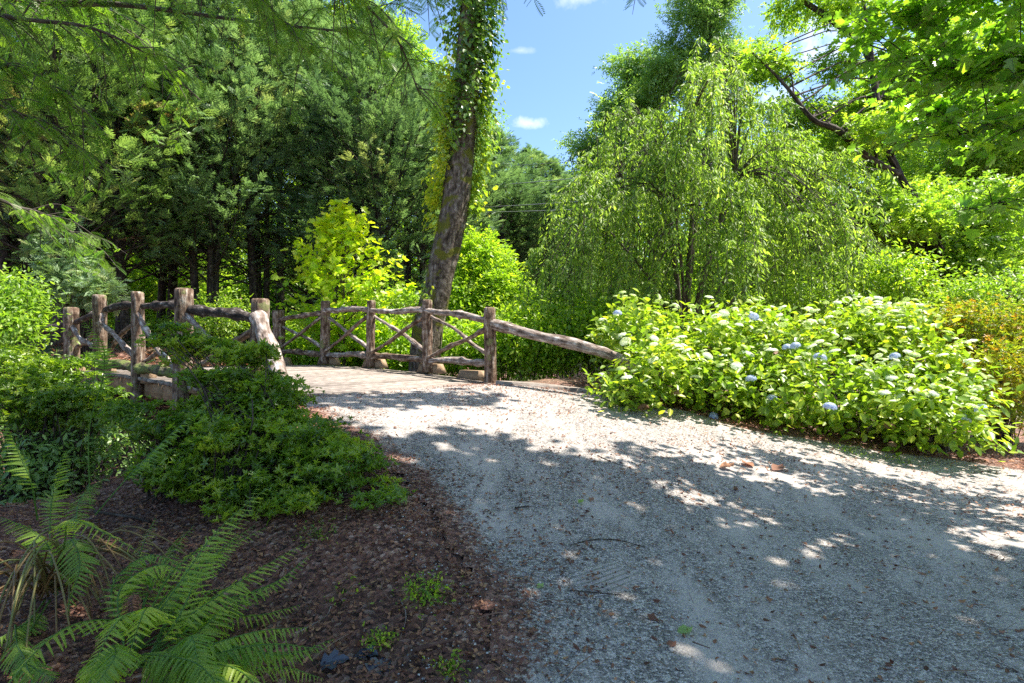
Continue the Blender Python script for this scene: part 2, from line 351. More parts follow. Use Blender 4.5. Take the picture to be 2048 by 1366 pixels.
def mk_ground():
    m, nt, o = mat('forest_floor'); v = ground_nodes(nt, o); c, h = mulch_color(nt, v)
    g = noise(nt, v, .5, 4); gm = ramp(nt, [(.45, (0, 0, 0)), (.6, (1, 1, 1))], g)
    sx = N(nt, 'ShaderNodeSeparateXYZ'); nt.links.new(v, sx.inputs[0])
    far = math_(nt, 'MULTIPLY_ADD', sx.outputs[1], .25, -2.2, True)
    f = math_(nt, 'MULTIPLY', far, gm.outputs[0]); c = mix(nt, f, c, (.045, .085, .018))
    b = N(nt, 'ShaderNodeBump'); b.inputs['Strength'].default_value = .8; b.inputs['Distance'].default_value = .02; nt.links.new(h, b.inputs['Height'])
    p = N(nt, 'ShaderNodeBsdfPrincipled'); p.inputs['Roughness'].default_value = .8
    nt.links.new(c, p.inputs['Base Color']); nt.links.new(b.outputs[0], p.inputs['Normal']); nt.links.new(p.outputs[0], o.inputs[0]); return m
def mk_gravel():
    m, nt, o = mat('gravel'); v = ground_nodes(nt, o)
    vo = voro(nt, v, 85); c = sep(nt, vo.outputs['Color'])
    st = ramp(nt, [(0, (.028, .024, .024)), (.35, (.13, .113, .108)), (.62, (.35, .31, .29)), (.85, (.64, .58, .54)), (1, (.84, .78, .73))], c[0])
    vo2 = voro(nt, v, 190); c2 = sep(nt, vo2.outputs['Color']); st2 = ramp(nt, [(0, (.065, .057, .055)), (.5, (.29, .26, .245)), (1, (.65, .60, .56))], c2[0])
    col = mix(nt, .45, st.outputs[0], st2.outputs[0])
    mpd = N(nt, 'ShaderNodeMapping'); mpd.inputs['Rotation'].default_value = (0, 0, R(-40)); mpd.inputs['Scale'].default_value = (2.6, .55, 1); nt.links.new(v, mpd.inputs[0])
    du = math_(nt, 'ADD', math_(nt, 'MULTIPLY', noise(nt, v, 1.3, 8, .72), .5), math_(nt, 'MULTIPLY', noise(nt, mpd.outputs[0], 1.1, 6, .62), .5)); dm = ramp(nt, [(.47, (0, 0, 0)), (.60, (.85, .85, .85))], du)
    # boot tread pressed in the dust
    tp = hit(1212, 1160); mp = N(nt, 'ShaderNodeMapping'); mp.vector_type = 'TEXTURE'
    mp.inputs['Location'].default_value = tuple(tp); mp.inputs['Rotation'].default_value = (0, 0, R(38)); nt.links.new(v, mp.inputs[0])
    sx = N(nt, 'ShaderNodeSeparateXYZ'); nt.links.new(mp.outputs[0], sx.inputs[0])
    ex = math_(nt, 'POWER', math_(nt, 'ABSOLUTE', math_(nt, 'DIVIDE', sx.outputs[0], .21)), 2.5); ey = math_(nt, 'POWER', math_(nt, 'ABSOLUTE', math_(nt, 'DIVIDE', sx.outputs[1], .13)), 2.5)
    nn = noise(nt, v, 14, 4); el = math_(nt, 'ADD', math_(nt, 'ADD', ex, ey), nn)
    mk = math_(nt, 'SUBTRACT', 1.75, el, None, True)
    rid = math_(nt, 'MULTIPLY_ADD', math_(nt, 'SINE', math_(nt, 'MULTIPLY', sx.outputs[1], 165)), .5, .5)
    ridm = math_(nt, 'MULTIPLY', rid, mk)
    fac = math_(nt, 'MAXIMUM', dm.outputs[0], math_(nt, 'MULTIPLY', mk, .85))
    col = mix(nt, fac, col, (.46, .41, .38))
    # brown specks of debris
    v3 = voro(nt, v, 26); c3 = sep(nt, v3.outputs['Color']); sp = math_(nt, 'MULTIPLY', math_(nt, 'GREATER_THAN', c3[1], .72), math_(nt, 'LESS_THAN', v3.outputs['Distance'], .16))
    col = mix(nt, math_(nt, 'MULTIPLY', sp, .8), col, (.17, .09, .05))
    # towards its rim the gravel carries mulch
    at = N(nt, 'ShaderNodeAttribute', attribute_name='edge'); mc, mh = mulch_color(nt, v)
    en = noise(nt, v, 3, 6, .7); en2 = noise(nt, v, 40, 3, .7)
    e = math_(nt, 'ADD', at.outputs['Fac'], math_(nt, 'ADD', math_(nt, 'MULTIPLY', math_(nt, 'SUBTRACT', en, .5), 1.1), math_(nt, 'MULTIPLY', math_(nt, 'SUBTRACT', en2, .5), 1.3)))
    er = ramp(nt, [(.42, (1, 1, 1)), (.60, (0, 0, 0))], e); col = mix(nt, math_(nt, 'MULTIPLY', er.outputs[0], .92), col, mc)
    h = math_(nt, 'ADD', math_(nt, 'MULTIPLY', vo.outputs['Distance'], math_(nt, 'SUBTRACT', 1.0, fac)), math_(nt, 'MULTIPLY', ridm, -1.6))
    b = N(nt, 'ShaderNodeBump'); b.inputs['Strength'].default_value = .9; b.inputs['Distance'].default_value = .012; nt.links.new(h, b.inputs['Height']); b.invert = True
    p = N(nt, 'ShaderNodeBsdfPrincipled'); p.inputs['Roughness'].default_value = .85; p.inputs['Specular IOR Level'].default_value = .3
    nt.links.new(col, p.inputs['Base Color']); nt.links.new(b.outputs[0], p.inputs['Normal']); nt.links.new(p.outputs[0], o.inputs[0]); return m
def mk_plain(name, c, rough=.7, metal=0):
    m, nt, o = mat(name); p = N(nt, 'ShaderNodeBsdfPrincipled'); tcn = N(nt, 'ShaderNodeTexCoord'); n = noise(nt, tcn.outputs['Object'], 30)
    r = ramp(nt, [(.3, tuple(x*.75 for x in c)), (.7, tuple(min(1, x*1.2) for x in c))], n); nt.links.new(r.outputs[0], p.inputs['Base Color'])
    p.inputs['Roughness'].default_value = rough; p.inputs['Metallic'].default_value = metal; nt.links.new(p.outputs[0], o.inputs[0]); return m

# ------------------------------------------------------------------ ground and road
def in_poly(x, y, P):
    ins = np.zeros(x.shape, bool); n = len(P); d = np.full(x.shape, 1e9)
    for i in range(n):
        (x1, y1), (x2, y2) = P[i], P[(i+1) % n]
        c = ((y1 > y) != (y2 > y)) & (x < (x2-x1)*(y-y1)/((y2-y1) if y2 != y1 else 1e-9)+x1); ins ^= c
        L = (x2-x1)**2+(y2-y1)**2; t = np.clip(((x-x1)*(x2-x1)+(y-y1)*(y2-y1))/L, 0, 1)
        d = np.minimum(d, np.hypot(x-x1-t*(x2-x1), y-y1-t*(y2-y1)))
    return np.where(ins, d, -d)
LP = [(520, 6.4), (367, 7.5), (275, 8.45), (200, 9.4), (143, 10.4)]      # left rail posts: pixel column, distance
RP = [(980, 9.2), (855, 10.2), (742, 11.15), (650, 12.1), (556, 13.05)]  # right rail posts
DZ = EYE+np.array([-.66, -.575, -.52, -.50, -.54])                       # deck level at each pair of posts
Lx = np.array([W(a, 683, d)[:2] for a, d in LP]); Rx = np.array([W(a, 683, d)[:2] for a, d in RP])
edge_px = [(598, 812), (622, 850), (705, 885), (780, 955), (860, 1060), (925, 1160), (955, 1270), (900, 1366)]
right_px = [(2048, 938), (1900, 915), (1700, 888), (1500, 856), (1350, 815), (1190, 786)]
poly = [tuple(Lx[0]+[.12, .05])]+[tuple(hit(*p)[:2]) for p in edge_px]+[(-.1, 1.2), (-.3, -4), (14, -4), (14, 6.6)]+[tuple(hit(*p)[:2]) for p in right_px]+[tuple(Rx[0]+[.35, -.15]), tuple(Rx[0]+[-.05, .02])]
def grid(x0, x1, y0, y1, st):
    xs = np.arange(x0, x1+st/2, st); ys = np.arange(y0, y1+st/2, st); X, Y = np.meshgrid(xs, ys); return X, Y
def gfaces(ny, nx):
    i, j = np.meshgrid(np.arange(ny-1), np.arange(nx-1), indexing='ij'); a = i*nx+j
    return np.stack([a, a+1, a+nx+1, a+nx], -1).reshape(-1, 4)
def make_ground():
    xs = np.concatenate([-np.geomspace(300, 10, 26), np.arange(-9.9, 10, .1), np.geomspace(10, 300, 26)])
    ys = np.concatenate([[-60, -20, -8], np.arange(-4, 16, .1), np.geomspace(16, 400, 60)])
    X, Y = np.meshgrid(xs, ys); Z = gz(X, Y); d = in_poly(X, Y, poly)
    Z = Z-.035*ss((d-.02)/.12)
    # ends of the bridge: soil kept under the deck
    Z = Z+.02*(vnoise(X, Y, 7, 5)-.5)*(d < -.1)*(Y < 14)
    return tag(mesh_obj('ground', np.stack([X, Y, Z], -1), gfaces(*X.shape), mk_ground(), smooth=True), kind='structure')
make_ground()
def make_road():
    X, Y = grid(-4, 14, -4, 10.2, .06); d = in_poly(X, Y, poly)
    dj = d+.12*(vnoise(X, Y, 5, 8)-.5)+.05*(vnoise(X, Y, 14, 9)-.5)
    Z = gz(X, Y)+.006+.012*(vnoise(X, Y, 2.5, 11)-.5)+.01*(vnoise(X, Y, 9, 12)-.5)
    Fq = gfaces(*X.shape); keep = (dj.ravel()[Fq] > 0).all(1); Fq = Fq[keep]
    u, inv = np.unique(Fq, return_inverse=True); V = np.stack([X, Y, Z], -1).reshape(-1, 3)[u]
    # bare gravel comes sharp against the deck and the edging; soft against the mulch
    dl = in_poly(V[:, 0], V[:, 1], poly); sdeck = (-V[:, 0]+V[:, 1])/1.4142
    e = np.clip(dl/.55, 0, 1.2); e = np.where((sdeck > 5.8) & (V[:, 0] > -2.3), 1, e)
    v_ = (V[:, 0]+V[:, 1])/1.4142; e = np.where((v_ > 5.2), np.clip(dl/.30, 0, 1.2), e)
    return tag(mesh_obj('gravel_road', V, inv.reshape(-1, 4), mk_gravel(), smooth=True, attrs={'edge': e}), kind='structure')
make_road()
def make_water():
    m, nt, o = mat('creek_water'); p = N(nt, 'ShaderNodeBsdfPrincipled'); p.inputs['Base Color'].default_value = (.012, .014, .01, 1); p.inputs['Roughness'].default_value = .08
    tcn = N(nt, 'ShaderNodeTexCoord'); b = N(nt, 'ShaderNodeBump'); b.inputs['Strength'].default_value = .3; nt.links.new(noise(nt, tcn.outputs['Object'], 3), b.inputs['Height']); nt.links.new(b.outputs[0], p.inputs['Normal']); nt.links.new(p.outputs[0], o.inputs[0])
    a = np.array([1, 1, 0])/1.4142; n_ = np.array([-1, 1, 0])/1.4142; c = n_*9.6
    V = [c+a*sx*30+n_*sy*3.2+[0, 0, -1.15] for sx, sy in ((-1, -1), (1, -1), (1, 1), (-1, 1))]
    tag(mesh_obj('creek_water', V, np.array([[0, 1, 2, 3]]), m), kind='structure')
make_water()

# ------------------------------------------------------------------ the log bridge
def lerp_row(A, t): i = np.clip(int(t), 0, 3) if t >= 0 else 0; u = t-i; return A[i]*(1-u)+A[i+1]*u
def dzt(t): return float(np.interp(t, np.arange(-1, 6), [DZ[0]-.1, *DZ, DZ[4]-.1]))
def make_bridge():
    B = Thing('log_bridge', (*((Lx[0]+Rx[4])/2), DZ[2]-.1), 'rustic footbridge with plank deck, log posts and crossed branch railings over the creek', 'bridge')
    # deck
    a = Acc(); rg = np.random.default_rng(3); nb = 50
    for i in range(nb):
        t = -.06+4.2*(i+.5)/nb; l = lerp_row(Lx, t); r = lerp_row(Rx, t); ax = np.append(r-l, 0); W_b = np.linalg.norm(ax); ax = ax/W_b
        t2 = t+.05; l2 = (lerp_row(Lx, t2)+lerp_row(Rx, t2))/2; l1 = (lerp_row(Lx, t)+lerp_row(Rx, t))/2
        ay = np.append(l2-l1, dzt(t2)-dzt(t)); ln = np.linalg.norm(ay)/.05*4.2/nb; ay = ay/np.linalg.norm(ay); az = np.cross(ax, ay); az *= np.sign(az[2])
        c = np.append((l+r)/2, dzt(t)-.022)+az*rg.uniform(-.003, .003)
        box(a, c, ax, ay, az, W_b/2+rg.uniform(.0, .05), ln/2-.009, .022, tint=rg.random())
    V, Fs, A = a.get(); B.part('deck', V, Fs, M_plank, attrs=A)
    # stringers
    for Pn in (Lx, Rx, (Lx+Rx)/2):
        a = Acc(); pts = np.array([np.append(lerp_row(Pn, t), dzt(t)-.17) for t in np.linspace(-.05, 4.1, 14)])
        off = .12*(Rx[0]-Lx[0])/np.linalg.norm(Rx[0]-Lx[0])*(1 if Pn is Lx else -1 if Pn is Rx else 0)
        pts[:, :2] += off
        for i in range(13):
            d = pts[i+1]-pts[i]; L = np.linalg.norm(d); d = d/L; q = nz(np.cross([0, 0, 1.], d)); box(a, (pts[i]+pts[i+1])/2, d, q, np.cross(d, q), L/2, .05, .115, tint=.3)
        V, Fs, A = a.get(); B.part('stringer', V, Fs, M_block, attrs=A)
    n2 = np.append((Rx[0]-Lx[0])/np.linalg.norm(Rx[0]-Lx[0]), 0)
    def post(pxc, D, py_top, w, z_bot, off, sd, mt):
        p = W(pxc, 683, D); top = W(pxc, py_top, D)[2]
        zz = np.linspace(z_bot, top-.015, 16); P = np.stack([p[0]+.008*np.sin(zz*3+sd), p[1]+0*zz, zz], -1)+off
        P = np.vstack([P, P[-1]+[0, 0, .018]]); r = np.r_[np.linspace(w*1.05, w*.97, 16), w*.80]/2
        a = Acc(); tube(a, P, r, 30, .10, sd, True, .065); V, Fs, A = a.get()
        B.part('post', V, Fs, mt, attrs=A, smooth=True)
    tops = [598, 577, 584, 590, 615]; wid = [.20, .215, .175, .19, .25]
    for i, ((px, D), t, w) in enumerate(zip(LP, tops, wid)):
        post(px, D, t, w, (.12 if i == 0 else DZ[i]-.45), np.zeros(3), i+1, M_log)
    tops = [615, 600, 601, 602, 621]; wid = [.19, .175, .165, .195, .29]
    for i, ((px, D), t, w) in enumerate(zip(RP, tops, wid)):
        post(px, D, t, w, (gz(*Rx[0])-.1 if i == 0 else DZ[i]+(.03 if i < 4 else -.3)), np.zeros(3), i+11, M_log)
    def log(name, pts, r, sd, mt, wob=.02, n=22, k=12, label=None):
        P = catmull(pts, n); rg = np.random.default_rng(sd); e = np.sin(np.linspace(0, math.pi, n))
        for ax_ in range(3): P[:, ax_] += wob*e*(np.sin(np.linspace(0, rg.uniform(4, 9), n)+rg.uniform(0, 6)))*(1 if ax_ != 1 else .6)
        rr = np.linspace(r*rg.uniform(.95, 1.12), r*rg.uniform(.8, 1.0), n)*(1+.10*np.sin(np.linspace(0, rg.uniform(8, 16), n)+rg.uniform(0, 6)))
        n3 = len(P)*2; a = Acc(); P = catmull(P, n3); rr = np.interp(np.linspace(0, 1, n3), np.linspace(0, 1, n), rr)
        for _ in range(3): rr = rr*(1+rg.uniform(.12, .3)*(1 if r < .07 else .35)*np.exp(-((np.arange(n3)-rg.uniform(3, n3-3))/1.6)**2))
        tube(a, P, rr, k+6, .22 if r < .07 else .12, sd, True, .07 if r < .07 else .045); V, Fs, A = a.get(); B.part(name, V, Fs, mt, attrs=A, smooth=True, label=label)
    # top rails: (pixel y at the near post, at the far post)
    for i, (y0, y1) in enumerate(((641, 618), (615, 612), (612, 619), (627, 645))):
        (a0, d0), (a1, d1) = LP[i], LP[i+1]; p, q = W(a0, y0, d0), W(a1, y1, d1); m = (p+q)/2+[0, 0, .03]
        log('top_rail', [p+n2*.05, m+n2*.05, q+n2*.05], .062 if i == 0 else .055, 20+i, M_log_backlit, .014)
    for i, (y0, y1) in enumerate(((642, 621), (620, 621), (620, 622), (626, 642))):
        (a0, d0), (a1, d1) = RP[i], RP[i+1]; p, q = W(a0, y0, d0), W(a1, y1, d1); m = (p+q)/2+[0, 0, .025 if i != 1 else -.02]
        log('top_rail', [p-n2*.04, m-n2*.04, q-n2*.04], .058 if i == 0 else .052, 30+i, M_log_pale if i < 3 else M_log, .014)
    for i, (y0, y1) in enumerate(((765, 748), (748, 737), (735, 728), (730, 722))):
        (a0, d0), (a1, d1) = LP[i], LP[i+1]; p, q = W(a0, y0, d0), W(a1, y1, d1)
        log('bottom_rail', [p, (p+q)/2+[0, 0, .015], q], .068, 40+i, M_log_moss, .01)
    for i, (y0, y1) in enumerate(((726, 722), (720, 712), (712, 710), (709, 704))):
        (a0, d0), (a1, d1) = RP[i], RP[i+1]; p, q = W(a0, y0, d0), W(a1, y1, d1)
        log('bottom_rail', [p, (p+q)/2+[0, 0, .02], q], .055, 50+i, M_log if i % 2 else M_log_pale, .014)
    # crossed braces
    rb = [((980, 656), (855, 716)), ((855, 632), (742, 708)), ((742, 630), (650, 705)), ((650, 632), (556, 702))]
    rc = [((980, 713), (855, 630)), ((855, 707), (742, 630)), ((742, 704), (650, 633)), ((650, 700), (556, 650))]
    for i, (A_, B_) in enumerate(rb):
        p, q = W(*A_, RP[i][1]), W(*B_, RP[i+1][1]); log('brace', [p-n2*.05, (p+q)/2-n2*.06+[0, 0, -.02], q-n2*.03], .033, 60+i, M_log, .012, 18, 9)
    for i, (A_, B_) in enumerate(rc):
        p, q = W(*A_, RP[i][1]), W(*B_, RP[i+1][1]); log('brace', [p+n2*.03, (p+q)/2+n2*.03+[0, 0, .03], q+n2*.03], .034, 70+i, M_log_pale, .022, 18, 9)
    lb = [[(498, 745), (440, 690), (372, 628)], [(360, 742), (312, 685), (278, 625)], [(272, 712), (232, 670), (212, 650), (207, 628)], [(193, 695), (180, 686), (163, 675), (147, 650)]]
    lc = [[(510, 655), (440, 700), (372, 745)], [(360, 650), (325, 690), (278, 730)], [(268, 640), (240, 668), (204, 716)], [(196, 650), (170, 678), (148, 695)]]
    for i, c in enumerate(lb):
        d0, d1 = LP[i][1], LP[i+1][1]; k = len(c)
        log('brace', [W(*c[j], d0+(d1-d0)*j/(k-1))-n2*.03 for j in range(k)], .036, 80+i, M_log_pale, .006, 20, 9)
    for i, c in enumerate(lc):
        d0, d1 = LP[i][1], LP[i+1][1]; k = len(c)
        log('brace', [W(*c[j], d0+(d1-d0)*j/(k-1))+n2*.04 for j in range(k)], .034, 90+i, M_log, .012, 20, 9)
    # rails that run down from the end posts
    log('end_rail', [W(984, 648, 9.2), W(1060, 668, 8.85), W(1150, 690, 8.5), W(1215, 709, 8.3), W(1262, 730, 8.15), W(1296, 756, 8.1)], .078, 101, M_log_pale, .008, 34, 14, 'long rail sloping down into the hydrangeas')
    log('end_rail', [W(517, 636, 6.33), W(530, 668, 6.1), W(549, 722, 5.75), W(566, 790, 5.3), W(578, 880, 4.9)], .082, 102, M_log_pale, .01, 28, 14, 'sunlit rail sloping down behind the azalea')
    log('end_rail', [W(143, 646, 10.4), W(90, 658, 10.8), W(30, 664, 11.3), W(-40, 690, 11.8)], .06, 103, M_log_backlit, .02, 20, 10)
    # chamfered blocks the rails stand on
    for Px_, sgn, rows in ((Rx, 1, range(0, 5)), (Lx, -1, range(0, 5))):
        for i in rows:
            if sgn == 1 and i == 0: pos = lerp_row(Rx, .32)
            elif sgn == -1: pos = lerp_row(Lx, max(i-.12, .1))
            else: pos = Px_[i]
            d = np.append(Px_[min(i+1, 4)]-Px_[max(i-1, 0)], 0); d = d/np.linalg.norm(d); q = np.cross([0, 0, 1.], d)
            h = .085 if sgn == 1 else .13; a = Acc()
            box(a, np.append(pos, DZ[i]+h+.004 - (0 if sgn == 1 else .10))+n2*(.09 if sgn == 1 else .06)*sgn*(1 if sgn == 1 else -1), d, q, np.array([0, 0, 1.]), .34 if sgn == 1 else .2, .06, h, tint=.2+.13*i, top=.70)
            V, Fs, A = a.get(); B.part('support_block', V, Fs, M_block, attrs=A)
    return B
make_bridge()
def make_edging():
    a = Acc(); pts = [hit(992, 770), hit(1090, 776), hit(1192, 788)]; pts[0][2] = gz(*pts[0][:2])
    P = catmull(pts, 12); P[:, 2] = gz(P[:, 0], P[:, 1])+.03; P[:, 1] += .05
    T = Thing('edging_timber', P[0], 'pale flat edging timber along the gravel rim right of the bridge end post', 'edging')
    q = nz(np.cross(np.gradient(P, axis=0), [0, 0, 1.])); k = len(P)
    V = np.stack([P+q*.09-[0, 0, .12], P+q*.08+[0, 0, .025], P-q*.08+[0, 0, .03], P-q*.09-[0, 0, .12]], 1).reshape(-1, 3)
    f = np.array([[4*i+j, 4*i+(j+1) % 4, 4*i+4+(j+1) % 4, 4*i+4+j] for i in range(k-1) for j in range(4)]+[[3, 2, 1, 0], [4*k-4, 4*k-3, 4*k-2, 4*k-1]])
    a.add(V, f, bk=np.repeat(np.arange(k)*.12, 4)[:, None]*[1, 0, 0]+np.tile([[0, 0, 0], [0, .1, 0], [0, .26, 0], [0, .36, 0]], (k, 1)), tint=.5)
    V, Fs, A = a.get(); T.part('plank', V, Fs, M_plank, attrs=A)
make_edging()

# ------------------------------------------------------------------ trees
def ell_pts(lobes, n, g, shell=.55):
    """points in a union of ellipsoids (c, r) with weights by volume, pushed toward the surface"""
    w = np.array([np.prod(r)**(2/3) for c, r in lobes]); k = g.choice(len(lobes), n, p=w/w.sum())
    C = np.array([c for c, r in lobes])[k]; Rr = np.array([r for c, r in lobes])[k]
    d = rdir(n, g); rad = (shell+(1-shell)*g.random(n)**.6)[:, None]*g.uniform(.88, 1.06, (n, 1))
    return C+d*rad*Rr, d
def clusters(acc, C, g, per, spread, T, size, tint, flat=.55, droop=-.15, out=None):
    n = len(C)*per; P = np.repeat(C, per, 0); off = g.normal(0, 1, (n, 3))*np.array([spread, spread, spread*flat]); P = P+off
    D = rdir(n, g)*.9+nz(off)*.8+[0, 0, droop]; U = rdir(n, g)*.55+[0, 0, 1.]
    t = np.clip(np.repeat(g.uniform(tint[0], tint[1], len(C)), per)+g.normal(0, .14, n), 0, 1)
    Ts = T if isinstance(T, list) else [T]; k = g.integers(0, len(Ts), n); sz = size*g.uniform(.7, 1.25, n)
    for i, TT in enumerate(Ts): m = k == i; place(acc, TT, P[m], D[m], U[m], sz[m], t[m])
SPRIG = [T_sprig(5, s) for s in range(3)]; SPRIGW = [T_sprig(6, s+9, .6) for s in range(3)]
LEAF = T_leaf(.45); RH = T_rh(.55)
SPRAY = [T_spray(7, .034, s) for s in range(3)]; FROND = T_frond(9)
LOBED = T_lobed(); TULIP = T_tulip(); ROS = [T_rosette(n_, w_, s, u_) for s, (n_, w_, u_) in enumerate(((7, .36, .45), (9, .30, .7), (5, .42, .3), (8, .34, .1), (4, .40, .8)))]
def px_lobes(L):
    """(px, py, D, half width px, half height px[, depth half m])"""
    o = []
    for l in L:
        px, py, D, hw, hh = l[:5]; c = W(px, py, D); rx, rz = hw/F*D, hh/F*D; o.append((c, np.array([rx, l[5] if len(l) > 5 else min(rx, 2.5), rz])))
    return o
def limb_to(acc, base_pts, tgt, g, r0=.03, sd=0, k=5, r1=.006):
    """a limb leaving the trunk polyline below its target"""
    B = np.asarray(base_pts); z = tgt[2]-g.uniform(.3, .9)*np.linalg.norm(tgt[:2]-B[len(B)//2][:2])
    i = int(np.argmin(abs(B[:, 2]-z))); s = B[i]; mid = (s+tgt)/2+[0, 0, .12*np.linalg.norm(tgt-s)]+g.normal(0, .08, 3)
    P = catmull([s, mid, tgt], 6); tube(acc, P, np.linspace(r0, r1, 6), k, 0, sd, False)
def tree(name, label, cat, trunks, lobes, nc, per, spread, T, size, leafm, barkm, seed, tint=(.2, .8), flat=.5, group=None, nl=60, shell=.5, droop=-.15, limbr=.04):
    g = np.random.default_rng(seed); base = np.array(trunks[0][0][0])
    th = Thing(name, base, label, cat, group); a = Acc(); allp = []
    for i, (P, r) in enumerate(trunks):
        Q = catmull(P, 24); tube(a, Q, np.interp(np.linspace(0, 1, 24), np.linspace(0, 1, len(r)), r), 28 if r[0] > .25 else 12, .16, seed+i, True, .07 if r[0] > .25 else .04); allp.append(Q)
    sub = []
    for c, r in lobes:
        for q in rdir(7, g): sub.append((c+q*r*g.uniform(.45, .8), r*g.uniform(.26, .50)))
        sub.append((c, r*.55))
    C, _ = ell_pts(sub, nc, g, shell); allp = np.concatenate(allp)
    for i in g.choice(nc, min(nl, nc), replace=False): limb_to(a, allp, C[i], g, limbr*g.uniform(.5, 1), i)
    V, Fs, A = a.get(); th.part('trunk', V, Fs, barkm, attrs=A, smooth=True)
    a = Acc(); clusters(a, C, g, per, spread, T, size, tint, flat, droop); V, Fs, A = a.get(); th.part('crown', V, Fs, leafm, attrs=A)
    return th

# --- cypress row
def make_cypress(label, H, Rr, seed, leafm, low=.12, nl=150, per=40, stems=2, spray=.42, group='conifers in the row beyond the bridge'):
    g = np.random.default_rng(seed); th = Thing('cypress_tree', (0, 0, 0), label, 'tree', group); a = Acc(); tr = []
    for s in range(stems):
        az = s*2.4+seed; b = np.array([.18*math.cos(az)*(stems > 1), .18*math.sin(az)*(stems > 1), -.4]); t = np.array([.5*math.cos(az)*(stems > 1), .5*math.sin(az)*(stems > 1), H*(.97-.1*s)])
        Q = catmull([b, (b+t)/2+g.normal(0, .12, 3), t], 14); tube(a, Q, np.linspace(.17-.03*s, .02, 14), 8, .1, seed+s, True); tr.append(Q)
    sp = Acc(); P_, D_, S_, T_ = [], [], [], []
    for i in range(nl):
        h = low+(1-low)*(i+g.random())/nl; Q = tr[i % stems]; z0 = h*H; j = int(np.argmin(abs(Q[:, 2]-z0))); s0 = Q[j].copy(); s0[2] = z0
        rad = Rr*min(1, ((1-h)/(.62))**.8 if h > .38 else .72+.28*h/.38)*g.uniform(.72, 1.12); az = i*2.399+g.uniform(-.4, .4)
        d = np.array([math.cos(az), math.sin(az), g.uniform(.3, .75)]); e = s0+d*rad+[0, 0, .12*rad]; m = s0+d*rad*.55-[0, 0, .04*rad]
        L = catmull([s0, m, e], 9); tube(a, L, np.linspace(.03*(1.2-h), .006, 9), 4, 0, i, False)
        for s in range(g.integers(2, 6)):
            u = g.uniform(.2, .8); k = int(u*8); q = L[k]; dd = nz(d+g.normal(0, .45, 3)); tube(a, catmull([q, q+dd*rad*.18, q+dd*rad*.36+[0, 0, .06*rad]], 4), [.011, .003], 3, 0, i, False)
        n = int(per*(.5+.5*rad/Rr)*(1 if h > .34 or g.random() < .45 else .22)); u = 1-.62*g.random(n)**1.3; X = np.array([np.interp(u, np.linspace(0, 1, 9), L[:, c]) for c in range(3)]).T
        side = nz(np.cross(d, [0, 0, 1.])); lat = g.normal(0, 1, n)*(.22*rad*(1.15-u)+.07)
        X = X+side*lat[:, None]+np.array([0, 0, 1.])*g.normal(0, .10, (n, 1))-[0, 0, .03]
        P_.append(X); D_.append(nz(d*[1, 1, .8]+side*(np.sign(lat)*.35)[:, None]+g.normal(0, .28, (n, 3)))); S_.append(spray*g.uniform(.6, 1.25, n)*(.75+.3*rad/Rr))
        tt = g.uniform(.1, .62); bad = g.random() < .16; T_.append(np.clip(np.minimum(tt, .62)+(.4 if bad else 0)+g.normal(0, .09, n), 0, 1))
    P_, D_, S_, T_ = map(np.concatenate, (P_, D_, S_, T_)); k = g.integers(0, 3, len(P_)); U = g.normal(0, .45, (len(P_), 3))+[0, 0, 1.]
    for i in range(3): m = k == i; place(sp, SPRAY[i], P_[m], D_[m], U[m], S_[m], T_[m])
    V, Fs, A = a.get(); th.part('trunk', V, Fs, M_barkd, attrs=A, smooth=True)
    V, Fs, A = sp.get(); th.part('crown', V, Fs, leafm, attrs=A); return th
def put(th, px, D, rz=0, sc=1, z=None):
    x = (px-1024)/F*D; e = th.e if isinstance(th, Thing) else th
    e.location = (x, D, (gz(x, D) if z is None else z)-.1); e.rotation_euler = (0, 0, rz); e.scale = sc if hasattr(sc, '__len__') else (sc,)*3; return e
cA = make_cypress('bushy cypress with forked dark trunks directly behind the middle of the left railing', 12.0, 2.9, 1, M_leyl, .13, 170, 44, 3)
cB = make_cypress('cypress with browned inner sprays behind the near left post', 11.5, 2.9, 2, M_leyl_b, .13, 170, 42, 2)
cC = make_cypress('dense blue-green cypress right behind the yellow sapling', 11.0, 3.2, 3, M_leyl, .03, 190, 46, 1)
put(cA, 410, 17.0, 0, (1, 1, 1.0)); put(cB, 255, 16.0, 1, 1); put(cC, 745, 19.5, 0, (1.1, 1.1, 1.06))
def cy(src, px, D, rz, sc, label):
    o = copy_thing(src, (0, 0, 0), 0, 1, label); return put(o, px, D, rz, sc)
cy(cB, 140, 14.5, 2.2, 1.05, 'brown-flecked cypress with a thick trunk behind the far left post')
cy(cA, 20, 16.5, 4, 1.1, 'cypress at the left edge of the photo half hidden by redwood sprays')
cy(cA, 520, 18.5, 1.3, 1.08, 'cypress whose twin trunks rise just left of the near left post')
cy(cC, 615, 20.5, 2.0, (1, 1, 1.12), 'single-trunked cypress between the twin-trunked one and the yellow sapling')
cy(cC, 860, 21.5, 3.5, (1.1, 1.1, .95), 'cypress showing just left of the ivy-clad trunk')
cy(cB, 330, 20.0, 5.0, 1.1, 'cypress farther back in the gap behind the second left post')
cy(cC, 985, 26.0, .6, (1.15, 1.15, .86), 'cypress just right of the ivy-clad trunk behind the bright shrub')
cy(cC, 1060, 30.0, 2.6, (1.1, 1.1, .93), 'pointed cypress in the middle distance under the small cloud')
cy(cC, 1100, 29.0, 4.6, (1.1, 1.1, .86), 'pointed cypress touching the left edge of the weeping tree')
cy(cB, -120, 18, 3, 1.1, 'cypress beyond the left edge of the photo')

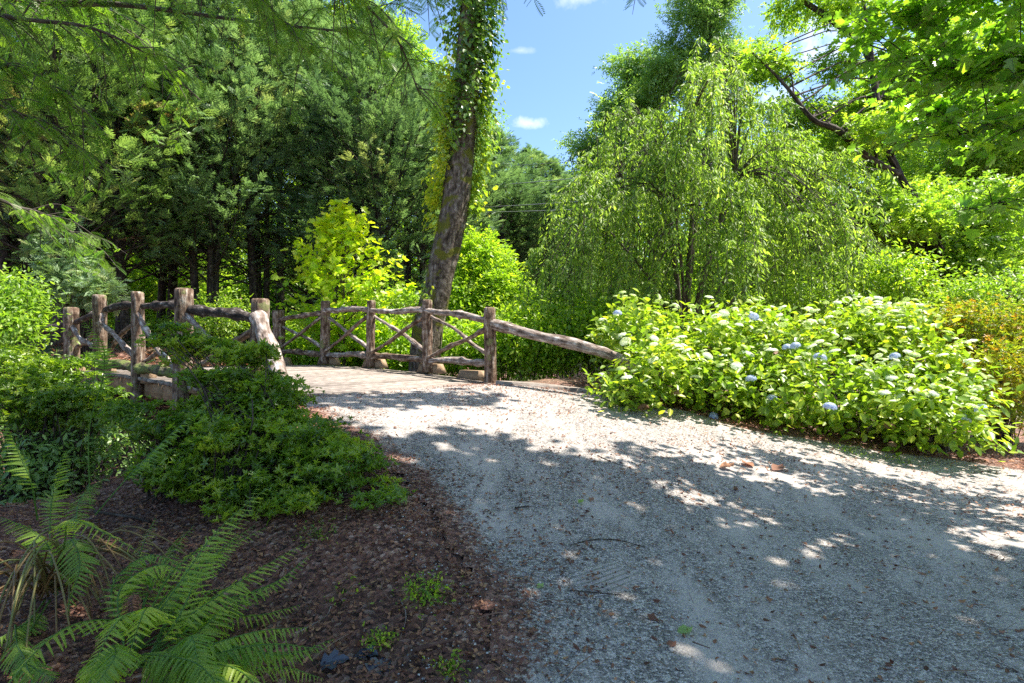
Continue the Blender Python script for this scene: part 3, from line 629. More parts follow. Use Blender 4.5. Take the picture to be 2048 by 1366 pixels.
# --- bright broadleaf trees behind the conifers, woods behind everything
def btrunk(px, D, h, r=.22, lean=0): x = (px-1024)/F*D; z = gz(x, D)-.3; return [([(x, D, z), (x+lean*.4, D, z+h*.5), (x+lean, D, z+h)], [r, r*.7, .05])]
tree('broadleaf_tree', 'bright yellow-green tree rising behind the cypresses left of the ivy-clad trunk', 'tree', btrunk(815, 28, 13), px_lobes([(830, 250, 28, 90, 130), (770, 170, 29, 100, 90), (860, 400, 27, 60, 120)]), 520, 44, .42, SPRIG, .42, M_bright, M_barkd, 21, (.2, .7), group='woodland trees')
tree('broadleaf_tree', 'pale green tree high behind the cypresses under the redwood sprays', 'tree', btrunk(560, 30, 15), px_lobes([(560, 120, 30, 160, 130), (700, 90, 32, 130, 110), (640, 250, 31, 140, 110)]), 640, 40, .5, SPRIG, .45, M_broad, M_barkd, 22, (.3, .9), group='woodland trees')
tree('broadleaf_tree', 'sunlit tree glowing behind the trunks at far left', 'tree', btrunk(200, 27, 13), px_lobes([(150, 200, 27, 220, 180), (330, 320, 26, 170, 200), (60, 420, 25, 160, 170), (260, 560, 24, 220, 110)]), 800, 34, .5, SPRIG, .42, M_broad, M_barkd, 23, (.2, .9), group='woodland trees')
tree('broadleaf_tree', 'tall greyish tree top showing over the distant cypresses right of the ivy-clad trunk', 'tree', btrunk(965, 42, 15), px_lobes([(960, 330, 42, 50, 90), (985, 420, 42, 40, 70)]), 160, 40, .5, SPRIG, .5, M_grey, M_barkd, 24, (.4, 1), group='woodland trees')
tree('broadleaf_tree', 'tall grey-green tree standing left of and behind the weeping tree top', 'tree', btrunk(1255, 24, 13), px_lobes([(1265, 140, 24, 52, 50), (1235, 250, 24, 72, 90), (1180, 350, 24.5, 45, 110), (1300, 320, 24, 100, 120)]), 420, 40, .30, SPRIG, .30, M_grey, M_barkd, 25, (.1, .8), group='woodland trees')
tree('broadleaf_tree', 'tallest dark tree above and behind the weeping tree', 'tree', btrunk(1420, 22, 15, .25), px_lobes([(1400, 60, 22, 85, 100), (1350, 150, 22, 60, 60), (1480, 120, 22, 60, 50), (1430, -60, 22, 70, 70)]), 230, 44, .30, SPRIG, .27, M_grey, M_barkd, 26, (0, .7), group='woodland trees')
tree('broadleaf_tree', 'yellow-green tree filling the gap between the weeping tree and the leaning trunks', 'tree', btrunk(1640, 24, 10), px_lobes([(1620, 320, 24, 120, 110), (1560, 420, 23, 120, 120), (1750, 280, 25, 110, 90)]), 420, 36, .4, SPRIG, .34, M_bright, M_barkd, 27, (.0, .6), group='woodland trees')
tree('broadleaf_tree', 'green tree at the right edge behind the leaning trunks', 'tree', btrunk(2010, 21, 12), px_lobes([(1990, 160, 21, 170, 180), (2090, 380, 20, 180, 200), (1900, 380, 21, 170, 130)]), 560, 36, .38, SPRIG, .32, M_broad, M_barkd, 28, (.2, .9), group='woodland trees')

# --- old tree with dark leaning limbs, right
def leaning():
    D = 14.5
    def P(*a): return [W(x, y, D+dd) for x, y, dd in a]
    x0, y0, z0 = W(1935, 620, D); z0 = gz(x0, y0)-.2; b = (x0, y0, z0)
    tr = [([b]+P((1900, 560, 0), (1850, 440, 0), (1800, 350, 0), (1760, 260, .1), (1750, 180, .2), (1742, 90, .3), (1720, -40, .5)), [.16, .13, .105, .09, .08, .065, .05, .04, .025]),
          ([b]+P((1915, 575, .2), (1840, 465, .4), (1780, 415, .5), (1730, 380, .6), (1665, 362, .8)), [.14, .13, .12, .09, .06, .03]),
          (P((1800, 350, 0), (1730, 310, -.3), (1675, 260, -.5), (1625, 238, -.6), (1570, 170, -.5), (1500, 100, -.3)), [.09, .085, .08, .06, .04, .02]),
          (P((1760, 260, 0), (1740, 120, .4), (1690, 60, .8), (1620, 10, 1.2), (1540, -40, 1.6)), [.07, .085, .09, .07, .05])]
    return tree('leaning_tree', 'old tree with dark leaning forked trunks right of the weeping tree', 'tree', tr,
        px_lobes([(1800, 250, D+1.3, 120, 90), (1890, 420, D+1.2, 140, 110), (1690, 450, D+1.4, 110, 60), (1700, 10, D+1, 60, 30), (1590, 20, D+1.5, 50, 24), (1960, 540, D+.4, 120, 90), (1850, 120, D+1, 90, 90), (1540, 130, D, 50, 30), (1600, 230, D+.5, 60, 40), (1680, 130, D+.8, 40, 30), (1850, 440, D-.7, 90, 60), (1760, 250, D-.7, 50, 40)]),
        640, 34, .28, SPRIGW, .21, M_broad, M_barkd, 31, (.2, .95), .35, nl=120, limbr=.03)
leaning()

# --- the ivy-clad tree in the middle
def ivy_tree():
    D = 12.4; path = [(842, 760), (852, 690), (872, 600), (890, 510), (908, 420), (920, 330), (931, 230), (938, 130), (944, 40), (950, -80), (958, -220)]
    P = [W(x, y, D) for x, y in path]; P[0][2] = min(P[0][2], gz(P[0][0], P[0][1])-.2)
    r = [.36, .31, .285, .29, .285, .28, .275, .265, .25, .23, .2]
    C = W(1010, -420, D+2.2)
    tr = [(P, r), ([P[-2], W(1010, -260, D+.6), W(1080, -480, D+2)], [.14, .1, .04]), ([P[-3], W(900, -120, D-.3), W(840, -330, D-.8)], [.13, .1, .04])]
    th = tree('ivy_clad_tree', 'thick rough-barked tree curving upward behind the right railing', 'tree', tr, [(C, np.array([2.2, 2.4, 1.8]))], 150, 20, .30, SPRIGW, .3, M_broad, M_bark, 41, nl=60)
    g = np.random.default_rng(5); Q = catmull(P, 200); rr = np.interp(np.linspace(0, 1, 200), np.linspace(0, 1, len(r)), r)
    iv = Thing('ivy', Q[20], 'leafy creeper climbing the thick curving trunk behind the railing', 'creeper'); a = Acc(); st = Acc()
    def strand(u0, u1, az, n, spread, yel):
        u = np.linspace(u0, u1, 60); idx = np.clip((u*199).astype(int), 0, 199); an = az+.5*np.sin(np.linspace(0, 6, 60)+az)
        S_ = Q[idx]+np.stack([np.cos(an), np.sin(an), 0*an], -1)*(rr[idx]+.02)[:, None]; tube(st, S_, .010, 4, 0, int(az*7), False)
        k = g.integers(0, 60, n); off = np.stack([np.cos(an[k]), np.sin(an[k]), 0*k], -1)
        o2 = off*np.abs(g.normal(0, spread, n))[:, None]+g.normal(0, .09, (n, 3)); p = S_[k]+o2
        place(a, T_leaf(.75), p, nz(off*.7+g.normal(0, .5, (n, 3))+[0, 0, -.7]), nz(off+g.normal(0, .4, (n, 3))+[0, 0, .5]), g.uniform(.06, .13, n), np.clip(yel+g.normal(0, .15, n), 0, 1))
    for az, u0, u1, n, sp, ye in ((math.pi, .42, .70, 900, .17, .85), (math.pi*.9, .60, .95, 500, .16, .45), (math.pi*1.1, .36, .6, 420, .15, .9), (0., .40, .68, 850, .17, .65), (.1, .55, .98, 1300, .16, .3), (-.3, .6, 1, 800, .15, .25), (math.pi*1.35, .52, .98, 600, .07, .3), (math.pi*1.6, .55, .98, 700, .07, .35), (math.pi*1.5, .6, .9, 450, .06, .25), (math.pi*1.2, .74, 1, 500, .16, .4), (math.pi*1.25, .17, .24, 60, .12, .6), (math.pi, .14, .2, 90, .14, .8)):
        strand(u0, u1, az, n, sp, ye)
    V, Fs, A = st.get(); iv.part('stem', V, Fs, M_barkg, attrs=A); V, Fs, A = a.get(); iv.part('leaves', V, Fs, M_ivy, attrs=A)
ivy_tree()

# --- weeping tree
def weeping():
    g = np.random.default_rng(8); D = 13.2; b = W(1375, 640, D); b[2] = gz(b[0], b[1])-.1
    th = Thing('weeping_tree', b, 'large weeping tree with hanging leafy strands behind the hydrangeas', 'tree'); a = Acc(); lf = Acc()
    prof = np.array([(1080, 540), (1110, 400), (1150, 300), (1200, 215), (1290, 185), (1370, 125), (1640, 345), (1685, 420), (1725, 540)], float)
    def ztop(x): return EYE+(683-np.interp(1024+x/D*F, prof[:, 0], prof[:, 1], left=640, right=640))/F*D
    xc, hw = (1410-1024)/F*D, 330/F*D
    stems = []
    for i, (tx, ty, dd) in enumerate(((1300, 330, -.8), (1395, 240, 0), (1440, 90, .2), (1520, 280, .6), (1250, 400, .6), (1590, 400, -.5), (1470, 350, -1.3), (1350, 420, -1.6), (1200, 440, -.2), (1650, 470, .2))):
        t = W(tx, ty, D+dd); m = b+(t-b)*[.35, .35, .55]; Q = catmull([b+[g.normal(0, .1), g.normal(0, .1), 0], m, t], 16); tube(a, Q, np.linspace(.10 if i < 4 else .06, .018, 16), 8, .1, i, False); stems.append(Q)
    allp = np.concatenate(stems); n = 1450; P_, D_, S_, T_ = [], [], [], []
    nodes = []
    while len(nodes) < 165:
        rad = math.sqrt(g.uniform(.02, 1)); az = g.uniform(0, 2*math.pi); x = xc+hw*rad*math.cos(az); y = D+2.9*rad*math.sin(az)
        zt = ztop(x)-(1-math.sqrt(max(0, 1-(rad*math.sin(az))**2)))*2.2; lev = g.choice([0, .12, .25, .4, .55], p=[.34, .2, .18, .16, .12])
        zt = zt-lev*(zt-1.2)-g.uniform(0, .3)-1.7*max(0, float(vnoise(x*1.0+40, y*1.0, 1.0, 6))-.32)*(rad > .18); nodes.append((x, y, zt))
    for i in range(n):
        x, y, zt = nodes[i % 165]; x += g.normal(0, .26); y += g.normal(0, .26); zt += g.normal(0, .12)-.9*((x-nodes[i % 165][0])**2+(y-nodes[i % 165][1])**2)
        p = np.array([x, y, zt])
        if i % 3 == 0:
            j = np.argmin(np.linalg.norm((allp-p)*[1, 1, .6]+[0, 0, 0], axis=1)); s = allp[j]; q = (s+p)/2+[0, 0, .22*np.linalg.norm(p-s)]; tube(a, catmull([s, q, p], 8), np.linspace(.016, .005, 8), 4, 0, i, False)
        L = min(g.choice([g.uniform(.3, .9), g.uniform(.8, 2.2)]), zt-.5); dx = (x-xc)/hw*.4+g.normal(0, .12); dy = (y-D)/2.9*.4+g.normal(0, .12)
        e = p+[dx*.5, dy*.5, -L*.35]; f = p+[dx*.75, dy*.75, -L]; Q = catmull([p+[-dx*.25, -dy*.25, .02], p, e, f], 10); tube(a, Q, .004, 3, 0, i, False)
        m = int(L*52); u = g.random(m)**.85; X = np.array([np.interp(u, np.linspace(0, 1, 10), Q[:, c]) for c in range(3)]).T
        h = g.normal(0, 1, (m, 3))*[1, 1, .3]; P_.append(X+h*.03); D_.append(h*.6+[0, 0, -.75]); S_.append(g.uniform(.07, .135, m)); T_.append(np.clip(g.uniform(.1, .8)+g.normal(0, .14, m), 0, 1))
    P_, D_, S_, T_ = map(np.concatenate, (P_, D_, S_, T_)); place(lf, T_leaf(.31), P_, D_, g.normal(0, .6, P_.shape)+[0, -.3, 1.], S_, T_)
    V, Fs, A = a.get(); th.part('trunk', V, Fs, M_barkg, attrs=A, smooth=True); V, Fs, A = lf.get(); th.part('crown', V, Fs, M_cherry, attrs=A)
weeping()

# --- yellow maple sapling behind the right railing
def sapling():
    g = np.random.default_rng(12); D = 13.6; b = W(690, 720, D); b[2] = gz(b[0], b[1])
    th = Thing('maple_sapling', b, 'glowing yellow maple sapling just behind the right railing', 'sapling'); a = Acc(); lf = Acc()
    top = W(690, 415, D); Q = catmull([b, W(688, 580, D), top], 20); tube(a, Q, np.linspace(.035, .006, 20), 6, .05, 1, False)
    prof = [(400, 14), (440, 60), (500, 105), (560, 142), (610, 140), (650, 90), (690, 60)]
    P_, D_, S_, T_ = [], [], [], []
    for i in range(230):
        y = g.uniform(405, 690); hw = np.interp(y, [p[0] for p in prof], [p[1] for p in prof])/F*D; az = g.uniform(0, 6.28); rr_ = hw*g.uniform(.45, 1.05)
        e = np.array([top[0]+rr_*math.cos(az)+(0 if y < 600 else .1), D+rr_*.9*math.sin(az), EYE+(683-y)/F*D]); j = np.argmin(abs(Q[:, 2]-(e[2]-rr_*.75))); s = Q[j]
        L = catmull([s, (s+e)/2-[0, 0, .04], e], 6); tube(a, L, np.linspace(.010, .003, 6), 4, 0, i, False); m = g.integers(8, 15); u = 1-.6*g.random(m)**1.5
        X = np.array([np.interp(u, np.linspace(0, 1, 6), L[:, c]) for c in range(3)]).T+g.normal(0, .07, (m, 3)); dd = nz(e-s)
        P_.append(X); D_.append(nz(dd*[.7, .7, 0]+g.normal(0, .45, (m, 3))+[0, 0, -.25])); S_.append(g.uniform(.10, .19, m)); T_.append(np.clip(np.interp(y, [400, 620], [.85, .3])+g.normal(0, .22, m), 0, 1))
    P_, D_, S_, T_ = map(np.concatenate, (P_, D_, S_, T_)); place(lf, LOBED, P_, D_, g.normal(0, .45, P_.shape)+[.1, -.5, 1.], S_, T_)
    V, Fs, A = a.get(); th.part('trunk', V, Fs, M_barkg, attrs=A); V, Fs, A = lf.get(); th.part('crown', V, Fs, M_yellow, attrs=A)
sapling()

# --- shrubs
def shrub(name, label, cat, lobes, n, T, size, leafm, seed, tint=(.2, .8), base=None, group=None, barkm=None, shell=.35, stems=26, per=9, spread=.12, up=.5, flat=1.):
    g = np.random.default_rng(seed); c0 = np.mean([c for c, r in lobes], 0)
    b = np.array([c0[0], c0[1], gz(c0[0], c0[1])]) if base is None else np.array(base, float)
    th = Thing(name, b, label, cat, group); a = Acc(); C, d = ell_pts(lobes, n, g, shell)
    keep = C[:, 2] > gz(C[:, 0], C[:, 1])+.03; C, d = C[keep], d[keep]
    for i in g.choice(len(C), min(stems, len(C)), replace=False):
        s = b+[*(g.normal(0, .12, 2)), -.03]; m = s+(C[i]-s)*[.35, .35, .6]+g.normal(0, .05, 3); sr = .008 if cat == 'azalea' else .014; tube(a, catmull([s, m, C[i]], 7), np.linspace(sr, .003, 7), 5, .1, i, False)
        if cat == 'azalea':
            for _ in range(2): e = C[g.integers(len(C))]; e = m+(e-m)*.35+g.normal(0, .03, 3); tube(a, np.array([m, (m+e)/2+g.normal(0, .02, 3), e]), np.linspace(.004, .0015, 3), 4, 0, i, False)
    V, Fs, A = a.get(); th.part('stems', V, Fs, barkm or M_barkg, attrs=A)
    lf = Acc(); nn = len(C)*per; P = np.repeat(C, per, 0)+g.normal(0, spread, (nn, 3))*[1, 1, flat]; dd = np.repeat(d, per, 0)
    D = nz(dd*[.7, .7, .2]+g.normal(0, .6, (nn, 3))+[0, 0, -.05]); U = dd*.5+g.normal(0, .4, (nn, 3))+[0, 0, up+.5]
    t = np.clip(np.repeat(g.uniform(tint[0], tint[1], len(C)), per)+g.normal(0, .14, nn), 0, 1); Ts = T if isinstance(T, list) else [T]; k = g.integers(0, len(Ts), nn)
    for i, TT in enumerate(Ts): m = k == i; place(lf, TT, P[m], D[m], U[m], size*g.uniform(.65, 1.25, m.sum()), t[m])
    V, Fs, A = lf.get(); th.part('foliage', V, Fs, leafm, attrs=A); return th, C, d
gU = 'leafy shrubs beyond the railings'
shrub('leafy_shrub', 'rounded bright green shrub between the ivy-clad trunk and the weeping tree', 'shrub', px_lobes([(965, 540, 15.5, 62, 60), (1000, 590, 15, 55, 60), (930, 600, 15, 50, 60), (955, 500, 15.6, 34, 26)]), 650, SPRIG, .26, M_bright, 51, group=gU, per=7)
for i, (px, py, D, hw, hh, mt, lab) in enumerate((
        (1060, 680, 12.2, 90, 75, M_bright, 'bright shrub filling the space under the long sloping rail'),
        (1190, 665, 12.0, 85, 70, M_bright, 'bright shrub behind the place where the long rail enters the hydrangeas'),
        (945, 690, 13.0, 80, 60, M_bright, 'low bright shrub seen through the railing bay nearest the end post'),
        (800, 695, 14.3, 80, 60, M_bright, 'low leafy shrub seen through the second bay of the right railing'),
        (700, 690, 15.0, 75, 62, M_bright, 'low leafy shrub under the yellow sapling'),
        (610, 690, 15.8, 62, 66, M_bright, 'low leafy shrub seen through the farthest bay of the right railing'),
        (1130, 615, 14.5, 90, 40, M_broad, 'shrub in front of the dark cypress at the foot of the weeping tree'),
        (1010, 620, 15.0, 90, 40, M_bright, 'low shrub at the foot of the rounded bright shrub'),
        (800, 625, 16.5, 60, 50, M_broad, 'shrub between the yellow sapling and the ivy-clad trunk'))):
    shrub('leafy_shrub', lab, 'shrub', px_lobes([(px, py, D, hw, hh), (px-hw*.5, py+15, D+.4, hw*.6, hh*.8), (px+hw*.5, py+12, D-.3, hw*.6, hh*.8)]), 480, LEAF, .12, mt, 60+i, group=gU, per=14, spread=.13)
for i, (px, py, D, hw, hh, mt, lab) in enumerate((
        (1800, 560, 11.5, 80, 60, M_bright, 'twiggy yellow-green shrub between the weeping tree and the orange-tinged azalea'),
        (1600, 600, 12.2, 90, 40, M_broad, 'low shrub behind the middle of the hydrangea bank'),
        (1960, 590, 12, 90, 45, M_broad, 'green shrub behind the orange-tinged azalea at the right edge'),
        (1450, 600, 15.5, 90, 50, M_broad, 'dim shrub under the skirt of the weeping tree'),
        (430, 640, 15.5, 80, 50, M_broad, 'shaded shrub below the cypresses behind the second left post'),
        (300, 660, 17, 80, 30, M_broad, 'low shrub on the leaf-strewn bank behind the left railing'))):
    shrub('leafy_shrub', lab, 'shrub', px_lobes([(px, py, D, hw, hh), (px-hw*.4, py+15, D+.4, hw*.6, hh*.8)]), 260, LEAF, .10, mt, 80+i, group=gU, per=12, spread=.14, shell=.2)

# far wood: one mass up the hillside behind everything
def woods():
    g = np.random.default_rng(77); a = Acc(); C = []
    for i in range(5200):
        px = g.uniform(-500, 2600); D = g.uniform(38, 60); top = 340 if 1480 < px < 1790 or 1100 < px < 1220 else 190
        if 860 < px < 1150: top = 390
        py = g.uniform(top+g.uniform(0, 60), 690); py = py if g.random() < .6 else g.uniform(480, 700); C.append(W(px, py, D))
    clusters(a, np.array(C), g, 16, 1.0, SPRIG, 1.1, (.1, .8), .7); V, Fs, A = a.get()
    tag(mesh_obj('far_woodland', V, Fs, M_broad, attrs=A), kind='stuff')
woods()

# --- hydrangea bank
def flower_mesh(name, m, r, dome, seed, n=70):
    g = np.random.default_rng(seed); a = Acc(); k = np.arange(n)+.5; ph = np.arccos(1-k/n*(1.0 if dome else .42)); th = k*2.399
    d = np.stack([np.cos(th)*np.sin(ph), np.sin(th)*np.sin(ph), np.cos(ph)], -1)
    P = d*r*([1, 1, .8] if dome else [1.15, 1.15, .45]); P = P-[0, 0, r*(.3 if dome else .3)]
    V4 = np.array([[0, 0, 0], [.5, .35, .12], [1, 0, .05], [.5, -.35, .12]]); T = Acc()
    for q in range(4):
        c, s = math.cos(q*math.pi/2), math.sin(q*math.pi/2); T.add(V4@np.array([[c, s, 0], [-s, c, 0], [0, 0, 1]]), np.array([[0, 3, 2, 1]]))
    V, Fs, _ = T.get(); tang = nz(np.cross(d, rdir(n, g))); place(a, (V, Fs), P, tang, d, r*.26*g.uniform(.7, 1.2, n), np.clip(g.uniform(0, 1, n), 0, 1))
    V, Fs, A = a.get(); o = mesh_obj(name, V, Fs, m, attrs=A); me = o.data; bpy.data.objects.remove(o); return me
FL_W = [flower_mesh('white_head', M_white, .066, False, s) for s in range(3)]; FL_G = [flower_mesh('green_head', M_green_fl, .055, False, s+5) for s in range(2)]
FL_B = [flower_mesh('blue_head', M_blue, .058, True, s+9, 90) for s in range(2)]; FL_D = [flower_mesh('dried_head', M_brown_fl, .06, True, s+12) for s in range(2)]
def head(parent, loc, me, g, name='flower_head', label=None, s=1):
    o = bpy.data.objects.new(name, me); COL.objects.link(o); o.parent = parent.e; o.location = np.array(loc)-parent.loc
    o.rotation_euler = (g.normal(0, .3), g.normal(0, .3), g.uniform(0, 6)); o.scale = (s*g.uniform(.8, 1.25),)*3
    if label: o['label'] = label
T_HYD = T_leaf(.62, .14)
HY = [  # lobes in pixels
    ('small hydrangea clump at the edging timber below the sloping rail', [(1245, 780, 8.0, 52, 34)], 60, 6, []),
    ('hydrangea at the end of the sloping rail, leftmost of the tall bank', [(1270, 655, 9.2, 75, 50), (1330, 740, 8.2, 75, 60), (1245, 690, 9.3, 50, 40), (1300, 715, 7.9, 42, 34)], 320, 22, [(1235, 625)]),
    ('hydrangea right of the sloping rail end with a small blue head low in front', [(1400, 680, 9.0, 85, 60), (1420, 770, 8.3, 80, 60)], 260, 22, [(1465, 720), (1428, 832), (1331, 743)]),
    ('hydrangea with two blue heads near the gravel in the middle of the bank', [(1530, 690, 8.8, 90, 65), (1540, 780, 7.9, 85, 72), (1500, 645, 9.4, 60, 22)], 290, 28, [(1502, 756), (1545, 795), (1574, 693), (1508, 632)]),
    ('tallest hydrangea with many white heads right of the middle of the bank', [(1690, 688, 8.8, 95, 62), (1660, 780, 7.6, 85, 76), (1730, 650, 9.2, 70, 36)], 310, 32, [(1640, 713), (1590, 690)]),
    ('hydrangea with a large pale blue head high on its right side', [(1810, 700, 8.2, 88, 72), (1800, 810, 7.2, 85, 72), (1760, 658, 9.0, 60, 30)], 300, 28, [(1789, 711), (1660, 812)]),
    ('hydrangea at the right end of the bank beside the orange-tinged azalea', [(1890, 785, 7.5, 58, 52), (1875, 845, 6.95, 64, 42), (1850, 715, 8.2, 40, 28)], 210, 14, [(1960, 815), (1930, 835)])]
for i, (lab, lb, n, nf, blues) in enumerate(HY):
    g = np.random.default_rng(200+i); lobes = px_lobes([(*l, .85) for l in lb])
    th, C, d = shrub('hydrangea', lab, 'hydrangea', lobes, n, T_HYD, .115, M_hyd, 210+i, (.15, .85), group='hydrangeas in the bank along the gravel', shell=.45, stems=40, per=9, spread=.11, up=.9)
    ok = np.where((d[:, 2] > .05) & (d[:, 1] < .5))[0]; sel = g.choice(ok, min(int(nf*2.0), len(ok)), replace=False)
    for j in sel:
        r = g.random(); me, l = (FL_W[g.integers(3)], 'white flat flower head') if r < .4 else (FL_G[g.integers(2)], 'pale green unopened flower head')
        head(th, C[j]+nz(d[j])*.15+[0, 0, .115], me, g, label=l, s=.97)
    lo_ = np.where((d[:, 2] < -.1) & (d[:, 1] < 0))[0]
    for j in lo_[:3]: head(th, C[j]+nz(d[j])*.1, FL_D[g.integers(2)], g, label='brown dried flower head')
    for (px, py) in blues:
        D = min(l[2] for l in lb)-.55+.6*(1-min(1, max(0, (py-620)/200))); head(th, W(px, py, D), FL_B[g.integers(2)], g, label='blue flower head', s=1.15)

shrub('azalea', 'orange-tinged yellow-green azalea at the right edge beyond the hydrangeas', 'azalea', px_lobes([(1960, 668, 8.6, 90, 70), (2015, 770, 7.6, 74, 100), (2080, 680, 8.3, 90, 80), (1900, 650, 9, 50, 40)]), 1700, ROS, .05, M_azo, 230, (.1, .9), shell=.3, stems=120, per=4, spread=.08, barkm=M_barkd)

# --- foreground azaleas at left
gA = 'azaleas in the shaded bed by the left railing'
def azalea(label, lobes, n, seed, base, tint=(.1, .9), size=.045, **k):
    return shrub('azalea', label, 'azalea', lobes, n//5, ROS, size, M_aza, seed, tint, base, gA, M_barkd, .45, 240, 24, .062, .7, .34)
def gb(px, D): x = (px-1024)/F*D; return (x, D, gz(x, D))
azalea('big azalea covering the near left post, its right side reaching over the gravel edge', px_lobes([(465, 745, 4.7, 66, 42, .4), (360, 695, 4.9, 38, 34, .25), (358, 655, 4.9, 26, 12, .15), (545, 800, 4.5, 48, 52, .4), (515, 700, 4.7, 26, 26, .2), (430, 690, 4.8, 22, 14, .15), (600, 870, 4.3, 70, 55, .4), (670, 930, 4.1, 85, 50, .4), (740, 985, 3.95, 62, 34, .3), (500, 880, 4.3, 90, 70, .5), (430, 830, 4.6, 60, 50, .4), (610, 1000, 3.95, 80, 46, .4), (420, 930, 4.2, 70, 50, .4), (690, 1020, 3.9, 50, 28, .3), (500, 975, 4.05, 100, 48, .4), (580, 950, 4.1, 80, 60, .4), (500, 800, 4.6, 60, 50, .4)]), 2450, 301, gb(510, 4.1), (.1, 1))
azalea('lower azalea left of the big one with bare dark twigs at its foot', px_lobes([(250, 818, 4.7, 55, 18, .3), (350, 850, 4.4, 80, 26, .4), (380, 930, 4.3, 90, 50, .5)]), 420, 302, gb(360, 4.3), (0, .6))
azalea('azalea at the left edge, topmost sprigs in front of the two farthest left posts', px_lobes([(105, 745, 5.6, 62, 28, .5), (60, 800, 5.4, 110, 60, .6), (150, 810, 5.4, 62, 50, .5), (10, 725, 5.7, 50, 34, .5), (168, 715, 5.5, 24, 14, .2)]), 1050, 303, gb(90, 5.3), (.1, .8))
shrub('leafy_shrub', 'light green broad-leaved shrub at the left edge beside the far end of the railing', 'shrub', px_lobes([(15, 600, 8.5, 66, 50), (0, 660, 8.2, 80, 50)]), 420, LEAF, .085, M_broad, 304, (.1, .7), gb(40, 8.6), gU, per=9, spread=.12)
shrub('leafy_shrub', 'dark glossy shrub in the hollow at the left edge below the azalea', 'shrub', px_lobes([(60, 940, 5.0, 90, 60), (170, 880, 5.6, 90, 60)]), 300, LEAF, .07, M_grey, 305, (.0, .4), gb(80, 5.2), gU, per=9, spread=.12)

shrub('young_conifer', 'young feathery conifer with fresh green sprays behind the far left posts', 'young tree', px_lobes([(150, 560, 12.6, 50, 60), (200, 585, 12.4, 36, 30), (120, 480, 12.8, 30, 50)]), 120, SPRAY, .30, M_leyl, 310, (.4, .8), gb(165, 12.6), gU, M_barkd, .3, 40, 8, .16, .6, .5)
# --- ferns
def fern_frond(th, pts, L_w, g, mt=M_fern, n=30, bare=.25, tint=.5, droop=.5, label=None, face=(0, 0, 1)):
    """one frond: rachis through pts, toothed pinnae in pairs; L_w = longest pinna"""
    a = Acc(); Q = catmull(pts, 40); tube(a, Q, np.linspace(.0045, .0012, 40), 5, 0, 0, False)
    V0, F0 = pinna(); u = bare+(1-bare)*(np.arange(n)+.5)/n; X = np.array([np.interp(u, np.linspace(0, 1, 40), Q[:, c]) for c in range(3)]).T
    T = nz(np.array([np.interp(u, np.linspace(0, 1, 40), np.gradient(Q, axis=0)[:, c]) for c in range(3)]).T); S_ = nz(np.cross(T, np.array(face, float))); Nn = np.cross(S_, T)
    w = (u-bare)/(1-bare); Lp = L_w*np.minimum(1, .45+1.8*w)*(1-w)**.62+.006
    for s in (-1, 1):
        place(a, (V0, F0), X, nz(S_*s+T*(.35+.25*g.random())-Nn*(droop+g.normal(0, .12))+g.normal(0, .11, X.shape)), Nn+g.normal(0, .2, X.shape), Lp*g.uniform(.82, 1.1, n), np.clip(tint+g.normal(0, .12, n), 0, 1))
    V, Fs, A = a.get(); return th.part('frond', V, Fs, mt, attrs={'tint': A['tint']}, label=label)
def pinna(k=9):
    a = Acc()
    for i in range(k):
        x = i/k; w = .085*(1-x)**.7+.010; L = 1/k
        for s in (-1, 1):
            z0, z1 = -.16*x*x, -.16*(x+L)**2
            a.add([[x, 0, z0], [x+L*1.02, 0, z1], [x+L*1.25, s*w, z1+.02], [x+L*.55, s*w*1.08, z0+.03], [x+L*.12, s*w*.45, z0+.01]], np.array([[0, 1, 2, 3, 4] if s > 0 else [4, 3, 2, 1, 0]]))
    V, Fs, _ = a.get(); return V, Fs
def wp(*a): return [W(x, y, d) for x, y, d in a]
